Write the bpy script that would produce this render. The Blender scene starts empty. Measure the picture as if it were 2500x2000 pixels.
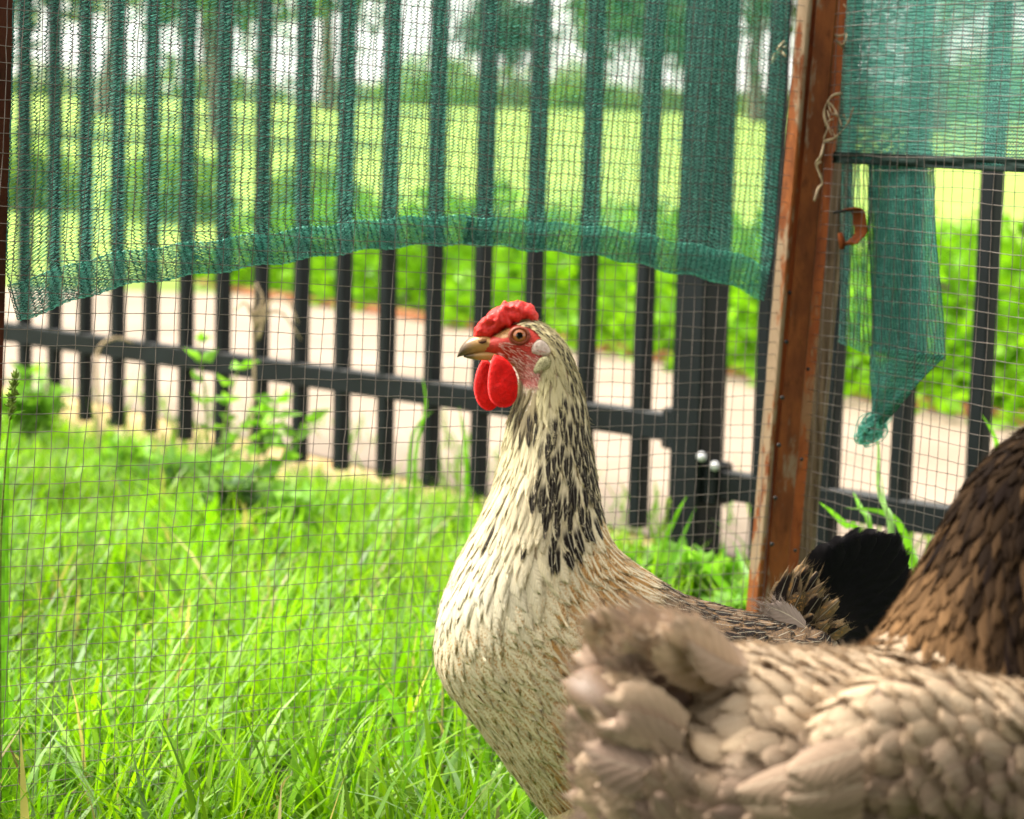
import bpy, bmesh, math, random
import numpy as np
from mathutils import Vector, Matrix, noise as mnoise

random.seed(7)
rng = np.random.default_rng(11)
scene = bpy.context.scene
COL = scene.collection

# ------------------------------------------------------------------ camera, world, sun, exposure
W0, H0, FPX = 2500.0, 2000.0, 5000.0        # photograph frame and focal length in its pixels
CAM_Z = 0.55
cam_d = bpy.data.cameras.new('camera')
cam = bpy.data.objects.new('camera', cam_d)
COL.objects.link(cam)
cam_d.sensor_width = 36.0
cam_d.lens = 72.0
cam_d.clip_start = 0.05
cam_d.clip_end = 2000.0
pitch = math.atan((1000 - 420) / FPX)
roll = math.radians(1.5)
M = (Matrix.Translation((0, 0, CAM_Z)) @ Matrix.Rotation(math.radians(90) - pitch, 4, 'X')
     @ Matrix.Rotation(roll, 4, 'Z'))
cam.matrix_world = M
scene.camera = cam
cam_d.dof.use_dof = True
cam_d.dof.focus_distance = 1.47
cam_d.dof.aperture_fstop = 8.5
cam_d.dof.aperture_blades = 0

world = bpy.data.worlds.new('World')
scene.world = world
world.use_nodes = True
wn = world.node_tree
for n in list(wn.nodes):
    wn.nodes.remove(n)
SUN_DIR = Vector((-0.62, 0.30, 0.95)).normalized()
sky = wn.nodes.new('ShaderNodeTexSky')
sky.sky_type = 'NISHITA'
sky.sun_disc = False
sky.sun_elevation = math.asin(SUN_DIR.z)
sky.sun_rotation = math.atan2(SUN_DIR.x, SUN_DIR.y)
sky.air_density = 1.0
sky.dust_density = 6.0
sky.ozone_density = 1.0
hs = wn.nodes.new('ShaderNodeHueSaturation')
hs.inputs['Saturation'].default_value = 0.25
bg = wn.nodes.new('ShaderNodeBackground')
bg.inputs['Strength'].default_value = 0.13
wo = wn.nodes.new('ShaderNodeOutputWorld')
wn.links.new(sky.outputs['Color'], hs.inputs['Color'])
ov = wn.nodes.new('ShaderNodeMix')                 # even white overcast veil over the clear sky
ov.data_type = 'RGBA'
ov.inputs[0].default_value = 0.52
ov.inputs[7].default_value = (6.1, 5.8, 5.2, 1)
wn.links.new(hs.outputs['Color'], ov.inputs[6])
wn.links.new(ov.outputs[2], bg.inputs['Color'])
wn.links.new(bg.outputs['Background'], wo.inputs['Surface'])

sun_d = bpy.data.lights.new('sun', 'SUN')
sun_d.energy = 2.6
sun_d.angle = math.radians(18)
sun_d.color = (1.0, 0.92, 0.78)
sun = bpy.data.objects.new('sun', sun_d)
COL.objects.link(sun)
sun.rotation_euler = SUN_DIR.to_track_quat('Z', 'Y').to_euler()

scene.view_settings.view_transform = 'Standard'
scene.view_settings.look = 'None'
scene.view_settings.gamma = 1.0
scene.view_settings.exposure = 1.95
scene.view_settings.use_curve_mapping = False
scene.cycles.use_denoising = True
scene.cycles.max_bounces = 8
scene.cycles.transparent_max_bounces = 24
scene.cycles.sample_clamp_indirect = 6.0

# ------------------------------------------------------------------ picking points in the place
MN = np.array(M)
MI = np.array(M.inverted())


def U(px, py, d):
    """point seen at photo pixel (px, py) at depth d metres along the camera axis"""
    x = (px - W0 / 2) / FPX * d
    y = -(py - H0 / 2) / FPX * d
    return MN[:3, 0] * x + MN[:3, 1] * y - MN[:3, 2] * d + MN[:3, 3]


def PX(p):
    p = np.asarray(p, float)
    q = p @ MI[:3, :3].T + MI[:3, 3]
    d = -q[..., 2]
    return W0 / 2 + FPX * q[..., 0] / d, H0 / 2 - FPX * q[..., 1] / d, d


def ray(px, py):
    o = MN[:3, 3]
    return o, U(px, py, 1.0) - o


def on_plane(px, py, p0, n):
    o, r = ray(px, py)
    return o + r * (np.dot(p0 - o, n) / np.dot(r, n))


def on_ground(px, py, z=0.0):
    return on_plane(px, py, np.array((0, 0, z)), np.array((0, 0, 1.0)))


def nrm(v):
    v = np.asarray(v, float)
    return v / np.maximum(np.linalg.norm(v, axis=-1, keepdims=True), 1e-12)


# ------------------------------------------------------------------ object helpers
def tag(o, label=None, cat=None, group=None, kind=None):
    if label: o['label'] = label
    if cat: o['category'] = cat
    if group: o['group'] = group
    if kind: o['kind'] = kind
    return o


def empty(name, loc, label=None, cat=None, group=None, kind=None):
    o = bpy.data.objects.new(name, None)
    o.empty_display_size = 0.05
    COL.objects.link(o)
    o.location = loc
    return tag(o, label, cat, group, kind)


def mesh_obj(name, verts, faces, mat, parent=None, uv=None, attrs=None, smooth=False, mat_idx=None):
    """verts in world metres; a child is moved into its parent's space"""
    verts = np.asarray(verts, float).reshape(-1, 3)
    if parent is not None:
        off = np.zeros(3)
        p = parent
        while p is not None:
            off += np.array(p.location)
            p = p.parent
        verts = verts - off
    me = bpy.data.meshes.new(name)
    if isinstance(faces, np.ndarray):
        nf, k = faces.shape
        me.vertices.add(len(verts))
        me.vertices.foreach_set('co', verts.ravel())
        me.loops.add(nf * k)
        me.loops.foreach_set('vertex_index', faces.ravel().astype(np.int32))
        me.polygons.add(nf)
        me.polygons.foreach_set('loop_start', np.arange(0, nf * k, k, dtype=np.int32))
        me.polygons.foreach_set('loop_total', np.full(nf, k, dtype=np.int32))
        me.update(calc_edges=True)
    else:
        me.from_pydata([tuple(v) for v in verts], [], [tuple(f) for f in faces])
    if uv is not None:
        l = np.empty(len(me.loops), dtype=np.int32)
        me.loops.foreach_get('vertex_index', l)
        ul = me.uv_layers.new(name='UVMap')
        ul.data.foreach_set('uv', np.asarray(uv, np.float32)[l].ravel())
    if attrs:
        for k, a in attrs.items():
            at = me.attributes.new(k, 'FLOAT_COLOR', 'POINT')
            at.data.foreach_set('color', np.asarray(a, np.float32).ravel())
    if smooth:
        me.polygons.foreach_set('use_smooth', np.ones(len(me.polygons), dtype=bool))
    for m in (mat if isinstance(mat, (list, tuple)) else [mat]):
        me.materials.append(m)
    if mat_idx is not None:
        me.polygons.foreach_set('material_index', np.asarray(mat_idx, np.int32))
    me.update()
    o = bpy.data.objects.new(name, me)
    COL.objects.link(o)
    if parent is not None:
        o.parent = parent
    return o


class MB:
    """collects loose pieces into one mesh"""
    def __init__(self):
        self.v, self.f, self.n = [], [], 0

    def add(self, verts, faces):
        verts = np.asarray(verts, float).reshape(-1, 3)
        self.v.append(verts)
        self.f += [tuple(int(i) + self.n for i in f) for f in faces]
        self.n += len(verts)
        return self

    def box(self, c, ax, ay, az):
        """box by centre and three half-axis vectors"""
        c, ax, ay, az = [np.asarray(a, float) for a in (c, ax, ay, az)]
        vs = [c + sx * ax + sy * ay + sz * az for sx in (-1, 1) for sy in (-1, 1) for sz in (-1, 1)]
        return self.add(vs, [(0, 1, 3, 2), (4, 6, 7, 5), (0, 4, 5, 1), (2, 3, 7, 6), (0, 2, 6, 4), (1, 5, 7, 3)])

    def bevel_box(self, c, ax, ay, az, b):
        """box along az with chamfered long edges and slightly chamfered ends"""
        c, ax, ay, az = [np.asarray(a, float) for a in (c, ax, ay, az)]
        lx, ly = np.linalg.norm(ax), np.linalg.norm(ay)
        fx, fy = 1 - b / lx, 1 - b / ly
        sec = [(-fx, -1), (fx, -1), (1, -fy), (1, fy), (fx, 1), (-fx, 1), (-1, fy), (-1, -fy)]
        fz = 1 - b / np.linalg.norm(az)
        vs = []
        for z, s in ((-1, fx), (-fz, 1), (fz, 1), (1, fx)):
            for (x, y) in sec:
                vs.append(c + ax * x * s + ay * y * s + az * z)
        fs = []
        for r in range(3):
            for i in range(8):
                j = (i + 1) % 8
                fs.append((r * 8 + i, r * 8 + j, r * 8 + 8 + j, r * 8 + 8 + i))
        fs.append(tuple(range(7, -1, -1)))
        fs.append(tuple(range(24, 32)))
        return self.add(vs, fs)

    def tube(self, pts, r, sides=5, ref=(0, 1, 0)):
        pts = np.asarray(pts, float)
        n = len(pts)
        r = np.broadcast_to(np.asarray(r, float), (n,))
        t = nrm(np.gradient(pts, axis=0))
        ref = np.asarray(ref, float)
        a = nrm(np.cross(t, ref) + 1e-9)
        b = np.cross(t, a)
        ang = np.arange(sides) / sides * 2 * math.pi
        ring = (pts[:, None] + r[:, None, None] * (np.cos(ang)[None, :, None] * a[:, None] + np.sin(ang)[None, :, None] * b[:, None]))
        fs = []
        for i in range(n - 1):
            for j in range(sides):
                k = (j + 1) % sides
                fs.append((i * sides + j, i * sides + k, i * sides + sides + k, i * sides + sides + j))
        fs.append(tuple(range(sides - 1, -1, -1)))
        fs.append(tuple((n - 1) * sides + j for j in range(sides)))
        return self.add(ring.reshape(-1, 3), fs)

    def build(self, name, mat, parent=None, smooth=False):
        return mesh_obj(name, np.concatenate(self.v), self.f, mat, parent, smooth=smooth)


def tubes_np(polys, r, sides, ref):
    """many polylines (each n,3) as one quad soup: verts, faces arrays"""
    V, F, base = [], [], 0
    ang = np.arange(sides) / sides * 2 * math.pi
    for pts in polys:
        n = len(pts)
        t = nrm(np.gradient(pts, axis=0))
        a = nrm(np.cross(t, ref))
        b = np.cross(t, a)
        rr = r if np.isscalar(r) else 1.0
        ring = pts[:, None] + rr * (np.cos(ang)[None, :, None] * a[:, None] + np.sin(ang)[None, :, None] * b[:, None])
        V.append(ring.reshape(-1, 3))
        i = np.arange(n - 1)[:, None] * sides
        j = np.arange(sides)[None]
        k = (j + 1) % sides
        f = np.stack([i + j, i + k, i + sides + k, i + sides + j], -1).reshape(-1, 4) + base
        F.append(f)
        base += n * sides
    return np.concatenate(V), np.concatenate(F)


def catmull(p, n):
    """resample a list of rows by Catmull-Rom to n rows, uniform in index"""
    p = np.asarray(p, float)
    m = len(p)
    q = np.vstack([2 * p[0] - p[1], p, 2 * p[-1] - p[-2]])
    t = np.linspace(0, m - 1, n)
    i = np.minimum(t.astype(int), m - 2)
    u = (t - i)[:, None]
    a, b, c, d = q[i], q[i + 1], q[i + 2], q[i + 3]
    return 0.5 * (2 * b + (c - a) * u + (2 * a - 5 * b + 4 * c - d) * u ** 2 + (3 * b - a - 3 * c + d) * u ** 3)


# ------------------------------------------------------------------ materials
class NT:
    def __init__(self, name):
        self.m = bpy.data.materials.new(name)
        self.m.use_nodes = True
        self.t = self.m.node_tree
        self.b = self.t.nodes['Principled BSDF']
        self.out = self.t.nodes['Material Output']

    def n(self, typ, **kw):
        nd = self.t.nodes.new(typ)
        for k, v in kw.items():
            setattr(nd, k, v)
        return nd

    def put(self, sock, v):
        if isinstance(v, bpy.types.NodeSocket):
            self.t.links.new(v, sock)
        elif v is not None:
            sock.default_value = v

    def math(self, op, a, b=None, c=None, clamp=False):
        nd = self.n('ShaderNodeMath', operation=op, use_clamp=clamp)
        self.put(nd.inputs[0], a)
        self.put(nd.inputs[1], b)
        if c is not None: self.put(nd.inputs[2], c)
        return nd.outputs[0]

    def step(self, x, lo, hi):
        nd = self.n('ShaderNodeMapRange', interpolation_type='SMOOTHSTEP')
        self.put(nd.inputs['Value'], x)
        nd.inputs['From Min'].default_value = lo
        nd.inputs['From Max'].default_value = hi
        return nd.outputs['Result']

    def mix(self, f, a, b, blend='MIX'):
        nd = self.n('ShaderNodeMix', data_type='RGBA', blend_type=blend)
        self.put(nd.inputs[0], f)
        self.put(nd.inputs[6], a if isinstance(a, bpy.types.NodeSocket) else tuple(a) + (1,))
        self.put(nd.inputs[7], b if isinstance(b, bpy.types.NodeSocket) else tuple(b) + (1,))
        return nd.outputs[2]

    def noise(self, scale, detail=3, rough=0.55, vec=None, dist=0.0):
        nd = self.n('ShaderNodeTexNoise')
        nd.inputs['Scale'].default_value = scale
        nd.inputs['Detail'].default_value = detail
        nd.inputs['Roughness'].default_value = rough
        nd.inputs['Distortion'].default_value = dist
        if vec is not None: self.put(nd.inputs['Vector'], vec)
        return nd.outputs['Fac']

    def pos(self):
        return self.n('ShaderNodeNewGeometry').outputs['Position']

    def scaled(self, vec, s, add=None):
        nd = self.n('ShaderNodeVectorMath', operation='MULTIPLY')
        self.put(nd.inputs[0], vec)
        self.put(nd.inputs[1], s)
        o = nd.outputs[0]
        if add is not None:
            n2 = self.n('ShaderNodeVectorMath', operation='ADD')
            self.put(n2.inputs[0], o)
            self.put(n2.inputs[1], add)
            o = n2.outputs[0]
        return o

    def attr(self, name):
        nd = self.n('ShaderNodeAttribute')
        nd.attribute_name = name
        return nd

    def bump(self, h, strength=0.3, dist=0.001):
        nd = self.n('ShaderNodeBump')
        nd.inputs['Strength'].default_value = strength
        nd.inputs['Distance'].default_value = dist
        self.put(nd.inputs['Height'], h)
        self.put(self.b.inputs['Normal'], nd.outputs['Normal'])

    def set(self, col=None, rough=None, spec=None, metal=None):
        if col is not None:
            self.put(self.b.inputs['Base Color'], col if isinstance(col, bpy.types.NodeSocket) else tuple(col) + (1,))
        if rough is not None: self.put(self.b.inputs['Roughness'], rough)
        if spec is not None: self.put(self.b.inputs['Specular IOR Level'], spec)
        if metal is not None: self.put(self.b.inputs['Metallic'], metal)
        return self

    def translucent(self, col, fac):
        tr = self.n('ShaderNodeBsdfTranslucent')
        self.put(tr.inputs['Color'], col if isinstance(col, bpy.types.NodeSocket) else tuple(col) + (1,))
        mx = self.n('ShaderNodeMixShader')
        mx.inputs[0].default_value = fac
        self.t.links.new(self.b.outputs[0], mx.inputs[1])
        self.t.links.new(tr.outputs[0], mx.inputs[2])
        self.t.links.new(mx.outputs[0], self.out.inputs['Surface'])


def simple(name, col, rough=0.6, spec=0.3, var=0.0, scale=30.0, metal=None, bump=0.0, bscale=None):
    k = NT(name)
    c = col
    if var:
        f = k.noise(scale, 4, vec=k.pos())
        c = k.mix(k.step(f, 0.3, 0.7), tuple(max(0, x * (1 - var)) for x in col), tuple(min(1, x * (1 + var)) for x in col))
    k.set(c, rough, spec, metal)
    if bump:
        k.bump(k.noise(bscale or scale * 4, 4, vec=k.pos()), bump, 0.001)
    return k.m


def leaf_mat(name, trans=0.45, rough=0.5, spec=0.25, tint=(1.0, 1.0, 0.55)):
    """colour from the per-leaf attribute 'fcol'"""
    k = NT(name)
    a = k.attr('fcol').outputs['Color']
    k.set(a, rough, spec)
    k.translucent(k.mix(1.0, a, tint, 'MULTIPLY'), trans)
    return k.m


def rust_mat(name, base, rust, paint, paint_amt, seed):
    k = NT(name)
    p = k.scaled(k.pos(), (1, 1, 0.35), (seed, seed * 2, 0))
    n1 = k.noise(55, 5, 0.6, p)
    n2 = k.noise(160, 5, 0.7, p)
    n3 = k.noise(14, 4, 0.6, p)
    c = k.mix(k.step(n1, 0.35, 0.65), base, rust)
    c = k.mix(k.math('MULTIPLY', k.step(n2, 0.5, 0.72), 0.6), c, tuple(x * 0.25 for x in base))
    pm = k.math('MULTIPLY', k.step(k.math('ADD', n3, k.math('MULTIPLY', n2, 0.25)), 0.72 - paint_amt, 0.78 - paint_amt), 1.0)
    c = k.mix(pm, c, paint)
    k.set(c, 0.85, 0.15)
    k.bump(n2, 0.5, 0.0015)
    return k.m


M_wire = simple('galvanised_wire', (0.13, 0.105, 0.095), 0.6, 0.25, 0.4, 60)
M_black = simple('charcoal_powder_coat', (0.005, 0.007, 0.009), 0.5, 0.16, 0.3, 9)
M_bolt = simple('white_cap', (0.6, 0.6, 0.62), 0.8, 0.2, 0.08, 80)
M_rustA = rust_mat('peeling_rust_pale', (0.24, 0.075, 0.02), (0.14, 0.04, 0.012), (0.25, 0.175, 0.11), 0.09, 1.3)
M_rustB = rust_mat('rust_brown', (0.17, 0.052, 0.015), (0.10, 0.030, 0.010), (0.17, 0.115, 0.075), 0.10, 4.1)
M_rustC = rust_mat('rust_orange', (0.24, 0.060, 0.014), (0.15, 0.035, 0.010), (0.20, 0.10, 0.05), 0.02, 7.7)
M_rustD = rust_mat('rust_dark', (0.075, 0.020, 0.009), (0.05, 0.014, 0.007), (0.10, 0.04, 0.02), 0.04, 9.2)
M_nail = simple('nail_steel', (0.015, 0.013, 0.012), 0.6, 0.3)
M_straw = simple('dry_straw', (0.42, 0.31, 0.20), 0.8, 0.1, 0.35, 90)


def wood_mat():
    k = NT('weathered_wood')
    p = k.scaled(k.pos(), (1, 1, 0.05))
    n1 = k.noise(260, 5, 0.65, p)
    n2 = k.noise(25, 3, 0.6, k.pos())
    c = k.mix(k.step(n1, 0.35, 0.68), (0.05, 0.035, 0.022), (0.15, 0.11, 0.07))
    c = k.mix(k.math('MULTIPLY', k.step(n2, 0.55, 0.75), 0.6), c, (0.06, 0.035, 0.02))
    k.set(c, 0.9, 0.1)
    k.bump(n1, 0.5, 0.001)
    return k.m


M_wood = wood_mat()


def ground_mat():
    k = NT('lawn_and_soil')
    p = k.pos()
    n1 = k.noise(3.0, 4, 0.6, p)
    n2 = k.noise(40, 4, 0.7, p)
    sep = k.n('ShaderNodeSeparateXYZ')
    k.put(sep.inputs[0], p)
    near = k.mix(k.step(n2, 0.35, 0.7), (0.025, 0.045, 0.008), (0.05, 0.10, 0.012))
    far = k.mix(k.step(n1, 0.3, 0.7), (0.15, 0.25, 0.04), (0.25, 0.33, 0.07))
    c = k.mix(k.step(sep.outputs[1], 6.5, 11.0), near, far)
    k.set(c, 0.9, 0.1)
    return k.m


def path_mat():
    k = NT('pale_paving')
    p = k.pos()
    n1 = k.noise(1.6, 4, 0.6, p)
    n2 = k.noise(22, 5, 0.65, p)
    c = k.mix(k.step(n1, 0.3, 0.7), (0.205, 0.16, 0.118), (0.26, 0.205, 0.16))
    c = k.mix(k.math('MULTIPLY', k.step(n2, 0.5, 0.75), 0.35), c, (0.26, 0.18, 0.12))
    k.set(c, 0.85, 0.2)
    k.bump(n2, 0.3, 0.003)
    return k.m


def sand_mat():
    k = NT('sandy_leaf_litter')
    p = k.pos()
    n2 = k.noise(28, 4, 0.6, p)
    n3 = k.noise(60, 4, 0.6, k.scaled(p, (1, 1, 1), (3, 5, 0)))
    c = k.mix(k.step(n2, 0.35, 0.65), (0.52, 0.36, 0.15), (0.55, 0.45, 0.25))
    c = k.mix(k.step(n3, 0.58, 0.66), c, (0.36, 0.15, 0.05))
    k.set(c, 0.9, 0.1)
    k.bump(n3, 0.6, 0.006)
    return k.m


M_grass = leaf_mat('grass_blades', 0.5, 0.42, 0.3)
M_leaf = leaf_mat('leaves', 0.45, 0.5, 0.25)
M_bark = simple('bark', (0.17, 0.13, 0.10), 0.9, 0.1, 0.4, 8, bump=0.5)
M_chain = simple('knit_chain_thread', (0.010, 0.085, 0.072), 0.55, 0.25, 0.3, 200)


def tape_mat():
    k = NT('knit_tape_thread')
    f = k.noise(300, 2, 0.5, k.pos())
    c = k.mix(k.step(f, 0.3, 0.7), (0.15, 0.60, 0.50), (0.30, 0.80, 0.68))
    k.set(c, 0.4, 0.4)
    k.translucent(c, 0.45)
    return k.m


M_tape = tape_mat()

# ------------------------------------------------------------------ ground, path, field
HEDGE_PX = [(-700, 500), (100, 588), (450, 695), (900, 770), (1450, 862), (2000, 965), (2500, 1050), (3100, 1150)]
edge = np.array([on_ground(x, y)[:2] for x, y in HEDGE_PX])
edge = catmull(edge, 60)


def ground_z(x, y):
    """flat near the pen, a lawn that rises beyond the planting bed"""
    d = np.maximum(0, y - 8.0)
    return np.minimum(d * 0.062, 1.55) * (1 - np.exp(-d * 0.3))


gx = np.concatenate([np.linspace(-600, -12, 14), np.linspace(-10, 10, 41), np.linspace(12, 600, 14)])
gy = np.concatenate([np.linspace(-100, -2, 6), np.linspace(0, 44, 89), np.linspace(50, 900, 14)])
GX, GY = np.meshgrid(gx, gy)
gv = np.stack([GX, GY, ground_z(GX, GY)], -1).reshape(-1, 3)
nx, ny = len(gx), len(gy)
ii, jj = np.meshgrid(np.arange(ny - 1), np.arange(nx - 1), indexing='ij')
gf = np.stack([ii * nx + jj, ii * nx + jj + 1, (ii + 1) * nx + jj + 1, (ii + 1) * nx + jj], -1).reshape(-1, 4)
tag(mesh_obj('ground', gv, gf, ground_mat(), smooth=True), kind='structure')

# fence line: picket k stands at depth 4.24 (1 - 0.0195 k)
def fence_pt(k, y=900):
    x = (61 + 69.8 * k) / (1 - 0.0195 * k)
    return U(x, y, 4.24 * (1 - 0.0195 * k))


fA, fB = fence_pt(0, 843), fence_pt(16, 1015)
fdir = np.array([fB[0] - fA[0], fB[1] - fA[1], 0.0])
FSP = np.linalg.norm(fdir) / 16
fdir = fdir / np.linalg.norm(fdir)
fnor = np.array([fdir[1], -fdir[0], 0.0])        # toward the pen side
if fnor[1] > 0: fnor = -fnor


def fence_at(k, z):
    return np.array([fA[0], fA[1], 0]) + fdir * FSP * k + np.array([0, 0, z])


def strip(name, near, far, z, mat):
    n = len(near)
    v = [(p[0], p[1], z) for p in near] + [(p[0], p[1], z) for p in far]
    f = [(i, i + 1, n + i + 1, n + i) for i in range(n - 1)]
    return mesh_obj(name, v, f, mat)


ks = np.linspace(-34, 44, 60)
near_edge = np.array([fence_at(k, 0)[:2] - fnor[:2] * (0.02 + 0.3 * np.clip((18 - k) / 20, 0, 1)) for k in ks])
sand_near = np.array([fence_at(k, 0)[:2] + fnor[:2] * (0.03 if k < 14 else -0.02 + 0.0 * k) for k in ks])
far_e = edge[np.linspace(0, 59, 60).astype(int)]
tag(strip('path', near_edge, far_e, 0.008, path_mat()), kind='structure')
tag(strip('sandy_verge', sand_near, near_edge + (far_e - near_edge) * 0.04, 0.004, sand_mat()), kind='structure')

# terracotta edging under the planting
mb = MB()
for i in range(8, 58):
    a, b = edge[i], edge[i + 1]
    t = nrm(b - a)
    nn = np.array([-t[1], t[0]])
    c = (a + b) / 2 + nn * 0.04 * (1 if nn[1] > 0 else -1)
    mb.box((c[0], c[1], 0.016), (t[0] * np.linalg.norm(b - a) / 2 * 0.97, t[1] * np.linalg.norm(b - a) / 2 * 0.97, 0), (nn[0] * 0.03, nn[1] * 0.03, 0), (0, 0, 0.016))
tag(mb.build('kerb', simple('terracotta_edging', (0.26, 0.11, 0.05), 0.85, 0.1, 0.3, 12)), kind='structure')

# ------------------------------------------------------------------ metal fence
def fence_section(k0, k1, rail_z, label, pickets, low, top):
    base = fence_at((k0 + k1) / 2, 0)
    f = empty('picket_fence', tuple(base), label, 'fence', 'sections of the dark metal fence')
    a, b = fence_at(k0, rail_z), fence_at(k1, rail_z)
    for z in (rail_z, top - 0.12):
        mb = MB()
        c = (a + b) / 2
        c[2] = z
        mb.bevel_box(c, fnor * 0.0125, np.array((0, 0, 0.02)), fdir * np.linalg.norm(b - a) / 2, 0.002)
        mb.build('rail', M_black, f)
    s = 0.0112
    for k in pickets:
        mb = MB()
        c = fence_at(k, (rail_z - low + top) / 2)
        mb.bevel_box(c, fdir * s, fnor * s * 1.06, np.array((0, 0, (top - rail_z + low) / 2)), 0.002)
        mb.build('picket', M_black, f)
    return f


railL = 0.5 * ((fA[2]) + (fB[2]))
railR = U(2005, 1222, 2.77)[2]
print('rails', railL, railR, 'spacing', FSP)
KPOST = 15.95
fence_section(-8, KPOST - 0.3, railL, 'dark metal picket fence section left of the thick post', range(-7, 16), 0.155, 1.22)
fence_section(KPOST + 0.3, 25, railR, 'dark metal picket fence section with lower rail right of the thick post', range(17, 25), 0.155, 1.12)
pb = fence_at(KPOST, 0)
post = empty('fence_post', tuple(pb), 'thick square dark metal fence post with two white bolt caps', 'post')
MB().bevel_box(fence_at(KPOST, 0.63), fdir * 0.029, fnor * 0.029, np.array((0, 0, 0.66)), 0.004).build('shaft', M_black, post)
MB().bevel_box(fence_at(KPOST, 1.30), fdir * 0.032, fnor * 0.032, np.array((0, 0, 0.012)), 0.004).build('cap', M_black, post)
MB().bevel_box(fence_at(KPOST + 0.36, railR), fdir * 0.012, fnor * 0.02, np.array((0, 0, 0.03)), 0.003).build('rail_bracket', M_black, post)
MB().bevel_box(fence_at(KPOST - 0.36, railL), fdir * 0.012, fnor * 0.02, np.array((0, 0, 0.03)), 0.003).build('rail_bracket', M_black, post)


def dome(c, n, r, name, mat, parent, flat=0.6):
    n = nrm(n)
    a = nrm(np.cross(n, (0.3, 0.2, 0.9)))
    b = np.cross(n, a)
    vs, fs = [], []
    R, S = 4, 10
    for i in range(R):
        ph = i / R * math.pi / 2
        for j in range(S):
            th = j / S * 2 * math.pi
            vs.append(c + r * math.cos(ph) * (math.cos(th) * a + math.sin(th) * b) + n * r * flat * math.sin(ph))
    vs.append(c + n * r * flat)
    for i in range(R - 1):
        for j in range(S):
            k = (j + 1) % S
            fs.append((i * S + j, i * S + k, i * S + S + k, i * S + S + j))
    for j in range(S):
        fs.append(((R - 1) * S + j, (R - 1) * S + (j + 1) % S, R * S))
    return mesh_obj(name, vs, fs, mat, parent, smooth=True)


for (bx, by) in ((1713, 1115), (1745, 1138)):
    p = U(bx, by, 2.85)
    dome(p, -MN[:3, 2] * -1, 0.0065, 'bolt_cap', M_bolt, post, 0.9)
    MB().tube([p, p + MN[:3, 2] * -0.05], 0.004, 8, (0, 0, 1)).build('bolt', M_black, post)

# ------------------------------------------------------------------ leaves, hedge, trees
def leaf_cloud(pts, dirs, L, Wd, cols, name, mat, parent, droop=0.25):
    """one 6-vertex folded leaf at every point; pts,dirs (n,3)"""
    n = len(pts)
    d = nrm(dirs)
    r = nrm(rng.normal(size=(n, 3)))
    s = nrm(np.cross(d, r))
    nn = np.cross(s, d)
    L = np.broadcast_to(L, (n,))[:, None]
    Wd = np.broadcast_to(Wd, (n,))[:, None]
    v = np.stack([pts, pts + d * L * 0.45 + s * Wd * 0.5 + nn * Wd * 0.12, pts + d * L * 0.45 - s * Wd * 0.5 + nn * Wd * 0.12,
                  pts + d * L - nn * L * droop], 1)
    base = (np.arange(n) * 4)[:, None]
    f = np.concatenate([base + np.array([[0, 1, 3]]), base + np.array([[0, 3, 2]])], 0)
    fc = np.ones((n, 4, 4))
    fc[..., :3] = cols[:, None, :]
    return mesh_obj(name, v.reshape(-1, 3), f, mat, parent, attrs={'fcol': fc.reshape(-1, 4)})


def mixcol(n, a, b, jit=0.2):
    t = rng.random(n)[:, None]
    c = np.array(a) * (1 - t) + np.array(b) * t
    return np.clip(c * (1 + jit * rng.normal(size=(n, 1))), 0.002, 0.95)


# planting bed beyond the path: low leafy shrubs, one thing for each shrub
def shrub(c, rx, ry, h, n, label, colA, colB, L=0.05):
    root = empty('shrub', (c[0], c[1], 0.0), label, 'shrub', 'low shrubs of the planting bed')
    th = rng.random(n) * 2 * math.pi
    u = rng.random(n) ** 0.45
    el = np.arccos(rng.random(n))
    p = np.stack([c[0] + rx * u * np.sin(el) * np.cos(th), c[1] + ry * u * np.sin(el) * np.sin(th), 0.02 + h * u * np.cos(el)], 1)
    lump = np.array([mnoise.noise((q[0] * 5, q[1] * 5, q[2] * 5)) for q in p])
    p[:, 2] = np.maximum(0.015, p[:, 2] * (1 + 0.45 * lump))
    d = nrm(p - np.array([c[0], c[1], 0.0])) + 0.6 * rng.normal(size=(n, 3)) + np.array((0, 0, 0.35))
    leaf_cloud(p, d, L * (0.7 + 0.6 * rng.random(n)), L * 0.62 * (0.7 + 0.6 * rng.random(n)), mixcol(n, colA, colB), 'foliage', M_leaf, root)
    mb = MB()
    for i in range(7):
        a = rng.random() * 6.28
        mb.tube([(c[0] + 0.05 * math.cos(a), c[1] + 0.05 * math.sin(a), 0.0), (c[0] + rx * .35 * math.cos(a), c[1] + ry * .35 * math.sin(a), h * 0.5),
                 (c[0] + rx * .6 * math.cos(a), c[1] + ry * .6 * math.sin(a), h * 0.8)], [0.008, 0.006, 0.003], 5)
    mb.build('stem', M_bark, root)
    return root


SHRUBS = ['behind the left fence pickets', 'below the middle of the shade cloth', 'behind the hen\'s head', 'left of the thick fence post',
          'right of the thick fence post', 'behind the hanging torn cloth', 'at the far right']
for i, t in enumerate(np.linspace(20, 56, 7)):
    e = edge[int(t)]
    rx = 0.62 + 0.2 * rng.random()
    c = (e[0] + 0.45, e[1] + 0.62)
    h = 0.36 + 0.05 * rng.random()
    shrub(c, rx * 1.25, 0.62, h, 4200, 'bright green leafy shrub in the planting bed ' + SHRUBS[i], (0.10, 0.28, 0.006), (0.21, 0.45, 0.012), 0.055)


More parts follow.
